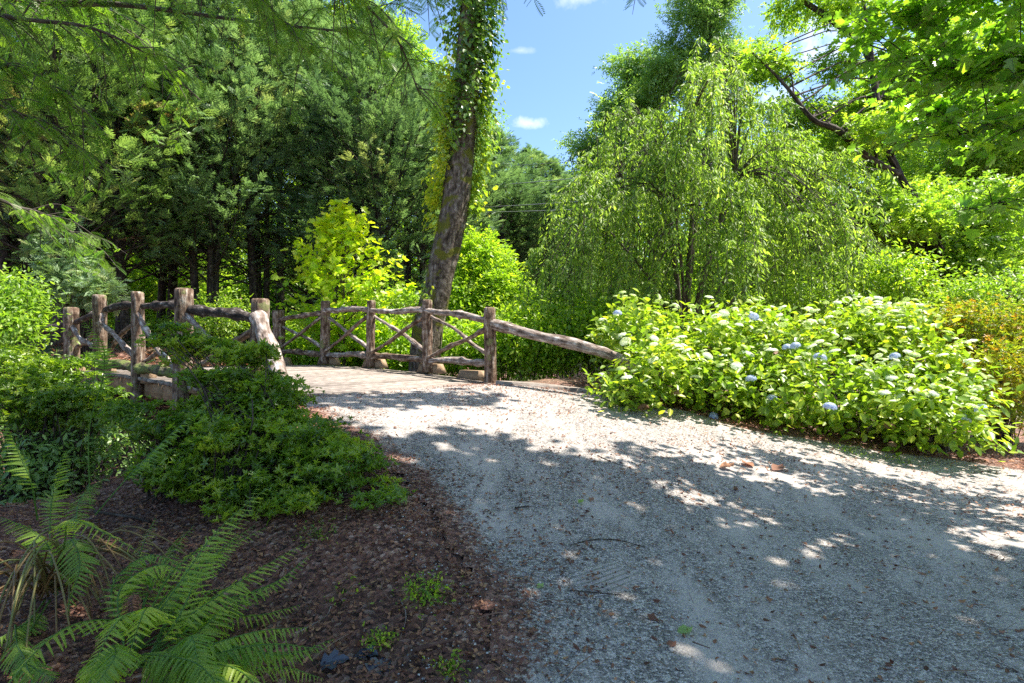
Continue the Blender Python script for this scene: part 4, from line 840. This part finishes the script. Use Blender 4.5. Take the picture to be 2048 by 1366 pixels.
def ferns():
    g = np.random.default_rng(9)
    b = W(250, 1330, 2.35); b[2] = gz(b[0], b[1])
    T1 = Thing('fern', b, 'large fern spreading low fronds to the right across the bottom left', 'fern', 'ferns at bottom left')
    F1 = [([(270, 1300, 2.3), (380, 1230, 2.35), (500, 1150, 2.5), (607, 1088, 2.7)], .125), ([(270, 1290, 2.35), (360, 1170, 2.6), (440, 1100, 2.9), (510, 1050, 3.2)], .10),
          ([(260, 1290, 2.4), (300, 1180, 2.7), (340, 1110, 3.0), (388, 1050, 3.3)], .09), ([(300, 1330, 2.2), (420, 1290, 2.2), (520, 1262, 2.3), (615, 1255, 2.4)], .12),
          ([(310, 1366, 2.15), (430, 1340, 2.15), (530, 1310, 2.25), (628, 1300, 2.35)], .11), ([(290, 1320, 2.25), (390, 1270, 2.35), (470, 1200, 2.6), (590, 1150, 2.9)], .12),
          ([(260, 1330, 2.2), (330, 1320, 2.1), (420, 1350, 2.0), (500, 1400, 1.95)], .12), ([(240, 1320, 2.2), (230, 1290, 2.05), (200, 1330, 1.9), (150, 1420, 1.8)], .13),
          ([(270, 1310, 2.3), (300, 1240, 2.3), (290, 1220, 2.1), (250, 1330, 1.95)], .12), ([(260, 1300, 2.4), (330, 1200, 2.7), (470, 1170, 3.1), (590, 1105, 3.5)], .10),
          ([(300, 1320, 2.4), (400, 1200, 2.9), (520, 1120, 3.4), (585, 1045, 3.7)], .10), ([(250, 1300, 2.4), (240, 1180, 2.5), (330, 1130, 2.6), (420, 1190, 2.5)], .10),
          ([(280, 1330, 2.2), (360, 1290, 2.15), (400, 1320, 2.05), (420, 1420, 1.9)], .12), ([(300, 1310, 2.4), (400, 1240, 2.6), (520, 1230, 2.7), (600, 1210, 2.8)], .10)]
    for rep_ in range(3):
        for pts, w in F1:
            P = wp(*pts)
            if rep_: k = g.normal(0, .05, 3); P = [P[0]]+[p+k*(i+1)*.9+g.normal(0, .02, 3) for i, p in enumerate(P[1:])]; w *= .9
            fern_frond(T1, P, w, g, n=26, bare=.16, tint=g.uniform(.25, .95))
    b2 = W(110, 1180, 2.9); b2[2] = gz(b2[0], b2[1])
    T2 = Thing('fern', b2, 'tall fern with upright fronds on long stems above a skirt of tan old stems', 'fern', 'ferns at bottom left')
    F2 = [([(180, 1010, 3.4), (178, 860, 3.4), (205, 760, 3.4), (205, 690, 3.35), (165, 640, 3.2)], .10, .42, .2), ([(190, 1030, 3.3), (260, 950, 3.4), (340, 870, 3.5), (440, 780, 3.6)], .10, .3, .3),
          ([(75, 1040, 3.2), (60, 960, 3.1), (30, 890, 3.1), (-5, 810, 3.0)], .10, .25, .5), ([(110, 1190, 2.9), (100, 1090, 3.1), (104, 1000, 3.3), (130, 905, 3.3)], .11, .45, .6),
          ([(120, 1180, 2.9), (130, 1080, 2.7), (150, 1040, 2.6), (290, 1110, 2.4)], .10, .35, .7), ([(115, 1190, 2.9), (100, 1100, 3.0), (60, 1060, 3.0), (-10, 1030, 3.0)], .12, .2, .6),
          ([(130, 1150, 2.9), (150, 1060, 3.0), (160, 1000, 3.2), (200, 960, 3.4)], .10, .4, .3), ([(90, 1200, 2.8), (60, 1240, 2.6), (30, 1260, 2.5), (-30, 1290, 2.4)], .11, .2, .5),
          ([(100, 1200, 2.8), (40, 1300, 2.3), (60, 1330, 2.2), (110, 1360, 2.1)], .09, .5, .4), ([(140, 1160, 2.9), (140, 1080, 2.8), (160, 1130, 2.6), (130, 1230, 2.5)], .12, .3, .4),
          ([(30, 1250, 2.5), (35, 1290, 2.3), (50, 1320, 2.2), (80, 1420, 2.0)], .10, .1, .4)]
    for pts, w, bare, t in F2: fern_frond(T2, wp(*pts), w, g, n=25, bare=bare, tint=t)
    # old tan stems arching out of the crown
    for i in range(46):
        az = g.uniform(-2.6, 1.6); L = g.uniform(.35, .75); s = b2+[g.normal(0, .05), g.normal(0, .05), .05]; d = np.array([math.cos(az), -abs(math.sin(az))*.8, 0]); h = g.uniform(.12, .30)
        Q = catmull([s, s+d*L*.35+[0, 0, h], s+d*L*.8+[0, 0, h*.75], s+d*L*1.1+[0, 0, g.uniform(-.05, .06)]], 14); a = Acc(); tube(a, Q, np.linspace(.0055, .0035, 14), 6, .05, i, True)
        V, Fs, A = a.get(); A['tint'][:] = g.uniform(0, 1); T2.part('stem', V, Fs, M_stem, attrs={'tint': A['tint']}, label='tan dry stem', smooth=True)
    b3 = W(250, 1310, 2.3)
    for (pts) in ([(250, 1300, 2.35), (255, 1240, 2.3), (262, 1200, 2.25), (272, 1290, 2.15)], [(285, 1300, 2.35), (280, 1240, 2.3), (268, 1190, 2.3), (258, 1230, 2.2)]):
        fern_frond(T1, wp(*pts), .05, g, M_litter, 24, .2, .6, label='withered brown frond')
    b4 = W(570, 1130, 3.9); b4[2] = gz(b4[0], b4[1]); T3 = Thing('fern', b4, 'small dark fern in shade under the right part of the big azalea', 'fern', 'ferns at bottom left')
    for pts in ([(560, 1120, 3.8), (570, 1080, 3.8), (580, 1040, 3.8)], [(560, 1120, 3.8), (535, 1100, 3.7), (505, 1105, 3.6)], [(565, 1120, 3.8), (600, 1090, 3.7), (615, 1075, 3.6)]): fern_frond(T3, wp(*pts), .10, g, n=18, bare=.15, tint=.2)
ferns()

# --- overhanging redwood at upper left (its trunk stands left of the camera, its boughs also shade the ground)
def redwood():
    g = np.random.default_rng(15); b = np.array([-4.6, -.2, gz(-4.6, -.2)]); th = Thing('redwood_tree', b-[0, 0, .1], 'feathery dawn redwood overhanging the upper left with flat pinnate sprays', 'tree')
    a = Acc(); Q = catmull([b-[0, 0, .2], b+[.05, .05, 5], b+[.1, .1, 13]], 20); tube(a, Q, np.linspace(.32, .06, 20), 14, .1, 1, True, .05)
    V, Fs, A = a.get(); th.part('trunk', V, Fs, M_bark, attrs=A, smooth=True)
    def bough(pts, r, ntw, tl, fr, den, seed):
        g = np.random.default_rng(seed); a = Acc(); L = catmull(pts, 30); tube(a, L, np.linspace(r, .006, 30), 8, .1, seed, False); P_, D_ = [], []
        for i in range(ntw):
            u = g.uniform(.12, 1); p = np.array([np.interp(u, np.linspace(0, 1, 30), L[:, c]) for c in range(3)]); T = nz(L[min(29, int(u*29)+1)]-L[max(0, int(u*29)-1)])
            sd = g.choice([-1, 1]); q = nz(np.cross(T, [0, 0, 1.])); d = nz(T*.55+q*sd*g.uniform(.4, 1.1)+[0, 0, g.uniform(-.6, .2)]+g.normal(0, .25, 3)); l = tl*g.uniform(.5, 1.15)
            Qt = catmull([p, p+d*l*.5+[0, 0, .02], p+d*l+[0, 0, -.18*l]], 8); tube(a, Qt, np.linspace(.006, .0018, 8), 4, 0, i, False)
            m = int(den*l); uu = g.random(m); X = np.array([np.interp(uu, np.linspace(0, 1, 8), Qt[:, c]) for c in range(3)]).T; s2 = np.where(g.random(m) < .5, -1, 1)[:, None]; qq = nz(np.cross(d, [0, 0, 1.]))
            P_.append(X); D_.append(nz(d*.45+qq*s2*.8+g.normal(0, .25, (m, 3))+[0, 0, -.5]))
        P_, D_ = np.concatenate(P_), np.concatenate(D_); n = len(P_); lf = Acc(); place(lf, FROND, P_, D_, g.normal(0, .5, (n, 3))+[0, -.9, .6], fr*g.uniform(.65, 1.2, n), np.clip(g.normal(.5, .25, n), 0, 1))
        V, Fs, A = a.get(); br = th.part('branch', V, Fs, M_barkg, attrs=A, smooth=True)
        V, Fs, A = lf.get(); mesh_obj('leaves', V-th.loc, Fs, M_red, br, attrs=A)
    def addb(*k):
        bough(*k)
    addb(wp((-350, -120, 3.8), (0, -5, 4.2), (250, 10, 4.5), (520, 45, 4.9), (760, 70, 5.3)), .035, 60, .62, .12, 19, 1)
    addb(wp((-350, -60, 3.5), (0, 30, 3.8), (180, 55, 4.0), (300, 110, 4.3)), .02, 30, .5, .12, 20, 2)
    addb(wp((-350, 0, 3.6), (-100, 100, 3.8), (60, 150, 4.0), (180, 230, 4.2)), .02, 40, .5, .12, 20, 3)
    addb(wp((100, -200, 3.2), (450, -110, 4.0), (700, -60, 4.6), (880, -10, 5.2)), .02, 62, .7, .13, 19, 4)
    addb(wp((300, -200, 3.2), (600, -80, 3.8), (780, 60, 4.4), (840, 190, 4.8)), .014, 34, .55, .12, 20, 5)
    addb(wp((-350, 60, 3.2), (-50, 190, 3.8), (80, 250, 4.2), (170, 320, 4.6)), .02, 34, .5, .13, 18, 6)
    addb(wp((200, -250, 3.8), (420, -120, 4.1), (560, 40, 4.3), (620, 110, 4.5)), .014, 34, .5, .12, 26, 7)
    addb(wp((600, -250, 4.0), (850, -130, 4.6), (1050, -60, 5.0), (1280, -28, 5.4)), .014, 34, .42, .14, 22, 8)
    addb(wp((-300, 250, 4.5), (0, 400, 5.2), (90, 430, 5.6), (190, 500, 6.0)), .018, 26, .5, .13, 16, 9)
    addb(wp((-300, -100, 3.5), (100, -20, 4.2), (250, 60, 4.8), (400, 200, 5.5)), .018, 34, .6, .13, 17, 10)
    # higher boughs round the trunk
    for i in range(34):
        z = 4.6+i*.24; az = i*2.4; L = 4.4*(1-.05*i*.6); p = b+[0, 0, z]; d = np.array([math.cos(az), math.sin(az), .1]); e = p+d*L
        if e[1] > 3.6 and e[2] < 7: continue
        bough([p, p+d*L*.5+[0, 0, .2], e-[0, 0, .2]], .04, 30, .9, .26, 14, 40+i)
redwood()

# --- tulip tree to the right of the camera: overhanging leaves upper right
def tulip():
    g = np.random.default_rng(16); b = np.array([6.8, .9, gz(6.8, .9)]); th = Thing('tulip_tree', b-[0, 0, .1], 'broad-leaved tree overhanging the upper right with large lobed leaves', 'tree')
    a = Acc(); Q = catmull([b-[0, 0, .2], b+[-.1, .1, 5], b+[-.2, .2, 12]], 20); tube(a, Q, np.linspace(.28, .08, 20), 14, .1, 2, True, .04); V, Fs, A = a.get(); th.part('trunk', V, Fs, M_barkg, attrs=A, smooth=True)
    def bough(pts, r, ntw, tl, size, den, seed, T=LOBED):
        g = np.random.default_rng(seed); L = catmull(pts, 24); a = Acc(); tube(a, L, np.linspace(r, .006, 24), 8, .1, seed, False); P_, D_ = [], []
        for i in range(ntw):
            u = g.uniform(.15, 1); p = np.array([np.interp(u, np.linspace(0, 1, 24), L[:, c]) for c in range(3)]); d = nz(nz(pts[-1]-pts[0])*.6+g.normal(0, .55, 3)*[1, 1, .5]); l = tl*g.uniform(.4, 1.1)
            Qt = catmull([p, p+d*l*.5, p+d*l+[0, 0, -.12*l]], 7); tube(a, Qt, np.linspace(.006, .002, 7), 4, 0, i, False); m = max(3, int(den*l)); uu = g.random(m)
            X = np.array([np.interp(uu, np.linspace(0, 1, 7), Qt[:, c]) for c in range(3)]).T; h = g.normal(0, 1, (m, 3))*[1, 1, .3]; P_.append(X+h*.07); D_.append(nz(h*.8+[0, 0, -.45]))
        V, Fs, A = a.get(); br = th.part('branch', V, Fs, M_barkd, attrs=A, smooth=True)
        P_, D_ = np.concatenate(P_), np.concatenate(D_); n = len(P_); a = Acc(); place(a, T, P_, D_, g.normal(0, .45, (n, 3))+[0, 0, 1.], size*g.uniform(.65, 1.25, n), np.clip(g.normal(.5, .22, n), 0, 1))
        V, Fs, A = a.get(); o = mesh_obj('leaves', V-th.loc, Fs, M_tulip, br, attrs=A)
    bough(np.array(wp((2500, 60, 4.2), (2250, 105, 4.5), (2048, 125, 4.8), (1870, 130, 5.4), (1740, 90, 5.8))), .03, 90, .7, .105, 17, 1)
    bough(np.array(wp((2500, -160, 4.4), (2250, -60, 4.8), (2000, -20, 5.2), (1800, 30, 5.6))), .03, 90, .8, .105, 17, 2)
    bough(np.array(wp((2500, 330, 4.6), (2250, 270, 4.8), (2048, 250, 5.0), (1890, 275, 5.3))), .02, 60, .55, .105, 16, 3)
    bough(np.array(wp((2400, 480, 4.8), (2200, 400, 5.0), (2060, 400, 5.2), (1960, 420, 5.4))), .015, 40, .5, .10, 13, 4)
    bough(np.array(wp((2500, 200, 5.2), (2250, 190, 5.6), (2000, 200, 6.0), (1850, 230, 6.4))), .02, 80, .8, .11, 14, 5)
    # the canopy above the drive, mostly unseen, shaped to cast its shade and dapples
    bp = np.array([hit(*p)[:2] for p in ((600, 846), (760, 850), (900, 858), (1080, 872), (1200, 892), (1300, 884), (1400, 915), (1500, 935), (1700, 960), (1850, 1012), (2047, 1055))])
    n = 3200; x = g.uniform(-5.5, 8, n); y = g.uniform(-2.5, 7.5, n); lim = np.interp(x, bp[:, 0], bp[:, 1])-.32
    k = (y < lim) & ((x > -1.5) | (vnoise(x, y, .9, 32) < .80)) & (g.random(n) < .8)
    for hp in ((1120, 925), (1080, 900), (1225, 938), (1285, 968), (1430, 912), (1560, 985), (1690, 1022), (1960, 1088), (2010, 1110), (860, 903), (760, 872), (300, 1010), (480, 1000)):
        q = hit(*hp); k &= np.hypot((x-q[0])*.8, y-q[1]) > .30
    x, y = x[k], y[k]; low = (x > 1.3) & (y > np.interp(x, bp[:, 0], bp[:, 1])-1.9); hh = np.where(low, g.uniform(4.6, 6.2, len(x)), g.uniform(8.6, 10.4, len(x))+.12*np.abs(x-3))
    x2 = g.uniform(-2.6, -.5, 22); y2 = 7.0+.42*(x2+1.5)+g.normal(0, .12, 22); hh = np.r_[hh, g.uniform(8.8, 10, 22)]; x, y = np.r_[x, x2], np.r_[y, y2]
    C = np.stack([x, y, gz(x, y)], -1)+sun_dir*hh[:, None]; lowC = C[:len(low)][low]; C = np.concatenate([C[:len(low)][~low], C[len(low):]])
    a = Acc(); tp = Q
    for i in g.choice(len(C), 60, replace=False): limb_to(a, tp, C[i], g, .07, i)
    for c in lowC[::6]: limb_to(a, tp, c, g, .025, 3)
    V, Fs, A = a.get(); th.part('limbs', V, Fs, M_barkg, attrs=A, smooth=True)
    a = Acc(); clusters(a, C, g, 16, .24, TULIP, .20, (.2, .8), .6); clusters(a, lowC, g, 11, .2, LOBED, .11, (.2, .9), .6); V, Fs, A = a.get(); th.part('crown', V, Fs, M_tulip, attrs=A)
tulip()

# ------------------------------------------------------------------ litter, twigs, small plants
def litter():
    g = np.random.default_rng(17)
    def sc(n, dens, region, T, size, m, name, flat=.25, lift=.01):
        x = g.uniform(region[0], region[1], n); y = g.uniform(region[2], region[3], n); d = in_poly(x, y, poly); k = dens(x, y, d) > g.random(n); x, y = x[k], y[k]; n = len(x)
        P = np.stack([x, y, gz(x, y)+lift], -1); D = rdir(n, g)*[1, 1, .18]; a = Acc()
        place(a, T, P, D, g.normal(0, flat, (n, 3))+[0, 0, 1.], size*g.uniform(.5, 1.3, n), g.random(n)); V, Fs, A = a.get(); return tag(mesh_obj(name, V, Fs, m, attrs=A), kind='stuff')
    curl = (np.array([[0, 0, .12], [.3, .22, .22], [.7, .2, .1], [1, 0, .3], [.7, -.2, .18], [.3, -.24, .05]]), [np.array([[0, 3, 2, 1], [0, 5, 4, 3]])])
    sc(70000, lambda x, y, d: np.where(d < .05, .8, np.exp(-np.maximum(d, 0)*5)*.5)*((x+y) < 4.2), (-5, 1.4, 1.6, 6.8), curl, .030, M_litter, 'leaf_litter', .35)
    sc(30000, lambda x, y, d: np.where(d > .02, .26+.5*(vnoise(x, y, .8, 4) > .55)+.5*np.exp(-d*3), 0), (-3, 9, 1.8, 9.5), curl, .034, M_litter, 'fallen_leaves', .3, .012)
    sc(45000, lambda x, y, d: np.where((d < .25), .9, .12), (-5, 9, 1.6, 9.5), (np.array([[0, .012, .01], [1, .01, .03], [1, -.01, .03], [0, -.012, .01]]), [np.array([[0, 3, 2, 1]])]), .085, M_needle, 'fallen_needles', .3)
    sc(5000, lambda x, y, d: np.where(d < .3, .5, .04), (-5, 4, 1.6, 7), (np.array([[0, .012, .02], [.5, .06, .05], [1, .015, .03], [1, -.015, .03], [.5, .03, .05], [0, -.012, .02]]), [np.array([[0, 5, 4, 1], [1, 4, 3, 2]])]), .16, M_needle, 'broken_twigs', .4, .015)
    sc(15000, lambda x, y, d: ((d < .1) & (d > -1.3) & (y > 5))*.9, (1, 9, 5.0, 10.5), curl, .05, M_litter, 'leaf_litter', .4)
    sc(12000, lambda x, y, d: 0*x+.9, (-16, -6, 12.5, 20), curl, .10, M_litter, 'leaf_litter', .35, .02)
    # loose stones at the gravel rim
    n = 9000; x = g.uniform(-1.2, 3.2, n); y = g.uniform(1.9, 5, n); d = in_poly(x, y, poly); k = (d > -.25) & (g.random(n) < np.exp(-np.maximum(d, 0)*1.2)); x, y = x[k], y[k]; n = len(x)
    o = np.array([[1, 0, 0], [0, 1, 0], [-1, 0, 0], [0, -1, 0], [0, 0, .7], [0, 0, -.5]], float); f = np.array([[0, 1, 4], [1, 2, 4], [2, 3, 4], [3, 0, 4], [1, 0, 5], [2, 1, 5], [3, 2, 5], [0, 3, 5]])
    a = Acc(); place(a, (o, [f]), np.stack([x, y, gz(x, y)+.008], -1), rdir(n, g)*[1, 1, .3], g.normal(0, .3, (n, 3))+[0, 0, 1.], g.uniform(.003, .0085, n), g.random(n)); V, Fs, A = a.get()
    M_st = leafmat('stones', [(.10, .10, .10), (.26, .26, .26), (.45, .44, .42), (.62, .60, .56)], 0, .7); tag(mesh_obj('loose_gravel', V, Fs, M_st, attrs=A), kind='stuff')
litter()
def stick(name, label, pts, r, m=M_barkd, sd=1, group=None, forks=()):
    P = [hit(*p) for p in pts]; P = [p+[0, 0, r*.8] for p in P]; a = Acc(); Q = catmull(P, 16); Q[:, 2] = gz(Q[:, 0], Q[:, 1])+r*.9+.008; base = Q[0].copy()
    tube(a, Q-base, np.linspace(r, r*.55, 16), 8, .2, sd)
    for f in forks:
        q = [hit(*p)+[0, 0, r] for p in f]; tube(a, catmull(q, 6)-base, np.linspace(r*.6, r*.3, 6), 6, .1, sd)
    V, Fs, A = a.get(); o = mesh_obj(name, V, Fs, m, attrs=A, smooth=True); o.location = base; tag(o, label, 'stick', group)
gs = 'fallen sticks and twigs'
M_stick = barkmat('stick_bark', [(.3, (.05, .028, .02)), (.6, (.16, .09, .07)), (.8, (.3, .2, .16))], (60, 60, 20), .5)
stick('fallen_stick', 'thick reddish stick on the mulch and gravel rim at the bottom', [(828, 1311), (870, 1299), (915, 1290)], .011, M_stick, 1, gs)
stick('fallen_twig', 'long thin dark twig bowed across the middle of the gravel', [(1138, 1096), (1190, 1085), (1240, 1087), (1290, 1100)], .0045, M_barkd, 2, gs, [[(1240, 1087), (1262, 1098)]])
stick('fallen_twig', 'short dark twig on the gravel right of the big azalea', [(1030, 1022), (1058, 1018)], .007, M_barkd, 3, gs)
stick('fallen_twig', 'thin twig lying just below the boot tread in the dust', [(1140, 1186), (1180, 1192), (1240, 1195)], .004, M_barkd, 4, gs)
stick('fallen_twig', 'slender upright-leaning twig in the mulch left of the green weeds', [(600, 1270), (650, 1240), (662, 1220)], .0035, M_log_pale, 5, gs)
stick('fallen_twig', 'pale curved twig in the mulch beside the upper edge of the gravel', [(790, 1040), (800, 1075), (850, 1112)], .004, M_stick, 6, gs)
stick('fallen_stick', 'grey stick lying across the mulch behind the tall fern', [(190, 1030), (260, 1040), (300, 1052)], .012, M_barkd, 7, gs)
stick('fallen_stick', 'dark horizontal stick under the big azalea', [(440, 1040), (480, 1040), (520, 1036)], .014, M_stick, 8, gs)
stick('fallen_twig', 'thin twig pointing down the mulch below the weeds', [(800, 1200), (812, 1240), (800, 1285)], .0035, M_log_pale, 9, gs)
stick('fallen_twig', 'thin dark twig in the sunny dapples on the gravel', [(1195, 915), (1230, 930), (1262, 940)], .005, M_barkd, 10, gs)
stick('fallen_twig', 'twig on the gravel between the clumped dead leaves and the right of the tread', [(1385, 1290), (1420, 1306)], .0045, M_stick, 11, gs)
curl2 = (np.array([[0, 0, .05], [.2, .25, .18], [.55, .42, .22], [.8, .2, .12], [1, .05, .25], [.8, -.2, .1], [.5, -.4, .2], [.2, -.22, .1]]), [np.array([[0, 4, 3, 2], [0, 2, 1, 1]])[:1], np.array([[0, 2, 1]]), np.array([[0, 6, 5, 4], ]), np.array([[0, 7, 6]])])
def big_leaf(px, py, size, label, m, tint, az, name='dead_leaf', group='large fallen leaves'):
    p = hit(px, py); a = Acc(); place(a, LOBED if name == 'purple_leaf' else curl2, [[0, 0, 0]], [[math.cos(az), math.sin(az), .1]], [[.1, -.1, 1]], size, tint); V, Fs, A = a.get(); o = mesh_obj(name, V, Fs, m, attrs=A); o.location = p+[0, 0, .014]; tag(o, label, 'fallen leaf', group)
for (px, py, s, t, az, lab) in ((1300, 1248, .06, .1, 1, 'dark crumpled dead leaf, upper left of the clump at the bottom middle'), (1325, 1256, .05, .3, 2, 'brown dead leaf right of the dark crumpled one'), (1333, 1300, .055, .55, .3, 'reddish dead leaf below the clump at the bottom middle'),
        (1440, 940, .16, .8, .2, 'light tan dead leaf on the shade edge, left of two others'), (1508, 938, .16, .7, 2, 'tan dead leaf between two others on the shade edge'), (1545, 945, .17, .5, .5, 'brown dead leaf, right of two others on the shade edge'),
        (1180, 1006, .06, .7, 1, 'tan dead leaf on the gravel below the dapples'), (1470, 985, .07, .4, 1, 'dark dead leaf standing on the gravel below the sunlit strip'), (1615, 1095, .05, .6, 2, 'rust dead leaf on the right half of the gravel'), (1540, 1210, .05, .65, 1.4, 'rust dead leaf above the bottom right corner area')):
    big_leaf(px, py, s, lab, M_litter, t, az)
big_leaf(1355, 1272, .08, 'grey-green fallen leaf in the clump at the bottom middle', M_grey, .8, .1, 'fallen_leaf'); big_leaf(1075, 1182, .05, 'pale green fallen leaf left of the boot tread', M_grey, .9, .8, 'fallen_leaf'); big_leaf(1157, 1010, .06, 'green fallen leaf above the long bowed twig', M_broad, .6, .8, 'fallen_leaf')
for i, (px, py, s, az, lab) in enumerate(((715, 1312, .10, -.3, 'dusky blue-purple leaf on the mulch, upper of the group at the bottom'), (640, 1335, .12, .2, 'dusky blue-purple leaf on the mulch, leftmost of the group at the bottom'), (740, 1352, .11, .9, 'dusky blue-purple leaf, lowest right of the group at the bottom'))):
    big_leaf(px, py, s, lab, M_purple, .4, az, 'purple_leaf')
def weed(px, py, n, r, h, label, seed, m=M_bright):
    g = np.random.default_rng(seed); p = hit(px, py); th = Thing('weed', p, label, 'weed', 'small green weeds'); a = Acc(); q = g.normal(0, r, (n, 3))*[1, 1, 0]; q[:, 2] = g.uniform(.003, h, n); q = q+p; q[:, 2] += gz(q[:, 0], q[:, 1])-p[2]
    place(a, T_leaf(.5), q, g.normal(0, .7, (n, 3))+[0, 0, .3], g.normal(0, .4, (n, 3))+[0, 0, 1.], g.uniform(.012, .03, n), g.random(n)); V, Fs, A = a.get(); th.part('foliage', V, Fs, m, attrs=A)
    a = Acc()
    for i in range(10): d = g.normal(0, r*.6, 3); tube(a, np.array([p+[0, 0, -.005], p+[d[0]*.5, d[1]*.5, h*.5], p+[d[0], d[1], h]]), .0012, 3, 0, i, False)
    V, Fs, A = a.get(); th.part('stems', V, Fs, M_fstem, attrs={'tint': A['tint']})
weed(850, 1195, 330, .07, .05, 'patch of fine green weeds on the gravel rim', 1); weed(757, 1292, 120, .035, .04, 'small upright weed just above the purple leaves', 2); weed(900, 1345, 90, .04, .02, 'mossy weed at the bottom left rim of the gravel', 3)
weed(1700, 905, 160, .12, .07, 'tuft of green shoots below the hydrangeas at the right', 4); weed(1800, 925, 60, .08, .05, 'sparse shoots at the rim under the rightmost hydrangea', 5); weed(440, 1310, 60, .05, .04, 'tiny shoots in the mulch beside the large fern', 6)
weed(640, 1075, 90, .07, .06, 'low dark shoots at the mulch edge of the big azalea', 7, M_aza); weed(690, 1190, 30, .05, .03, 'few fresh shoots in open mulch above the twig', 8)

# power lines in the gap behind the ivy-clad tree
mw = mk_plain('wire', (.35, .35, .36), .4, .6)
for i, (y0, y1, lab) in enumerate(((372, 352, 'power line, topmost of the strong three behind the ivy-clad trunk'), (414, 400, 'power line, middle of the three behind the ivy-clad trunk'), (424, 417, 'power line, lowest of the three behind the ivy-clad trunk'), (335, 318, 'faint thin power line crossing the sky under the small cloud'))):
    k_ = (y1-y0)/240; p, q = W(760, y0-200*k_, 24.5), W(1450, y0+490*k_, 16.8); t = np.linspace(0, 1, 30)[:, None]; P = p*(1-t)+q*t-np.array([0, 0, 1.])*(.12*4*t*(1-t)-.1); a = Acc(); tube(a, P-p, .013 if i < 3 else .006, 5, 0, i, False); V, Fs, A = a.get()
    o = mesh_obj('power_line', V, Fs, mw); o.location = p; tag(o, lab, 'power line', 'power lines behind the ivy-clad tree')
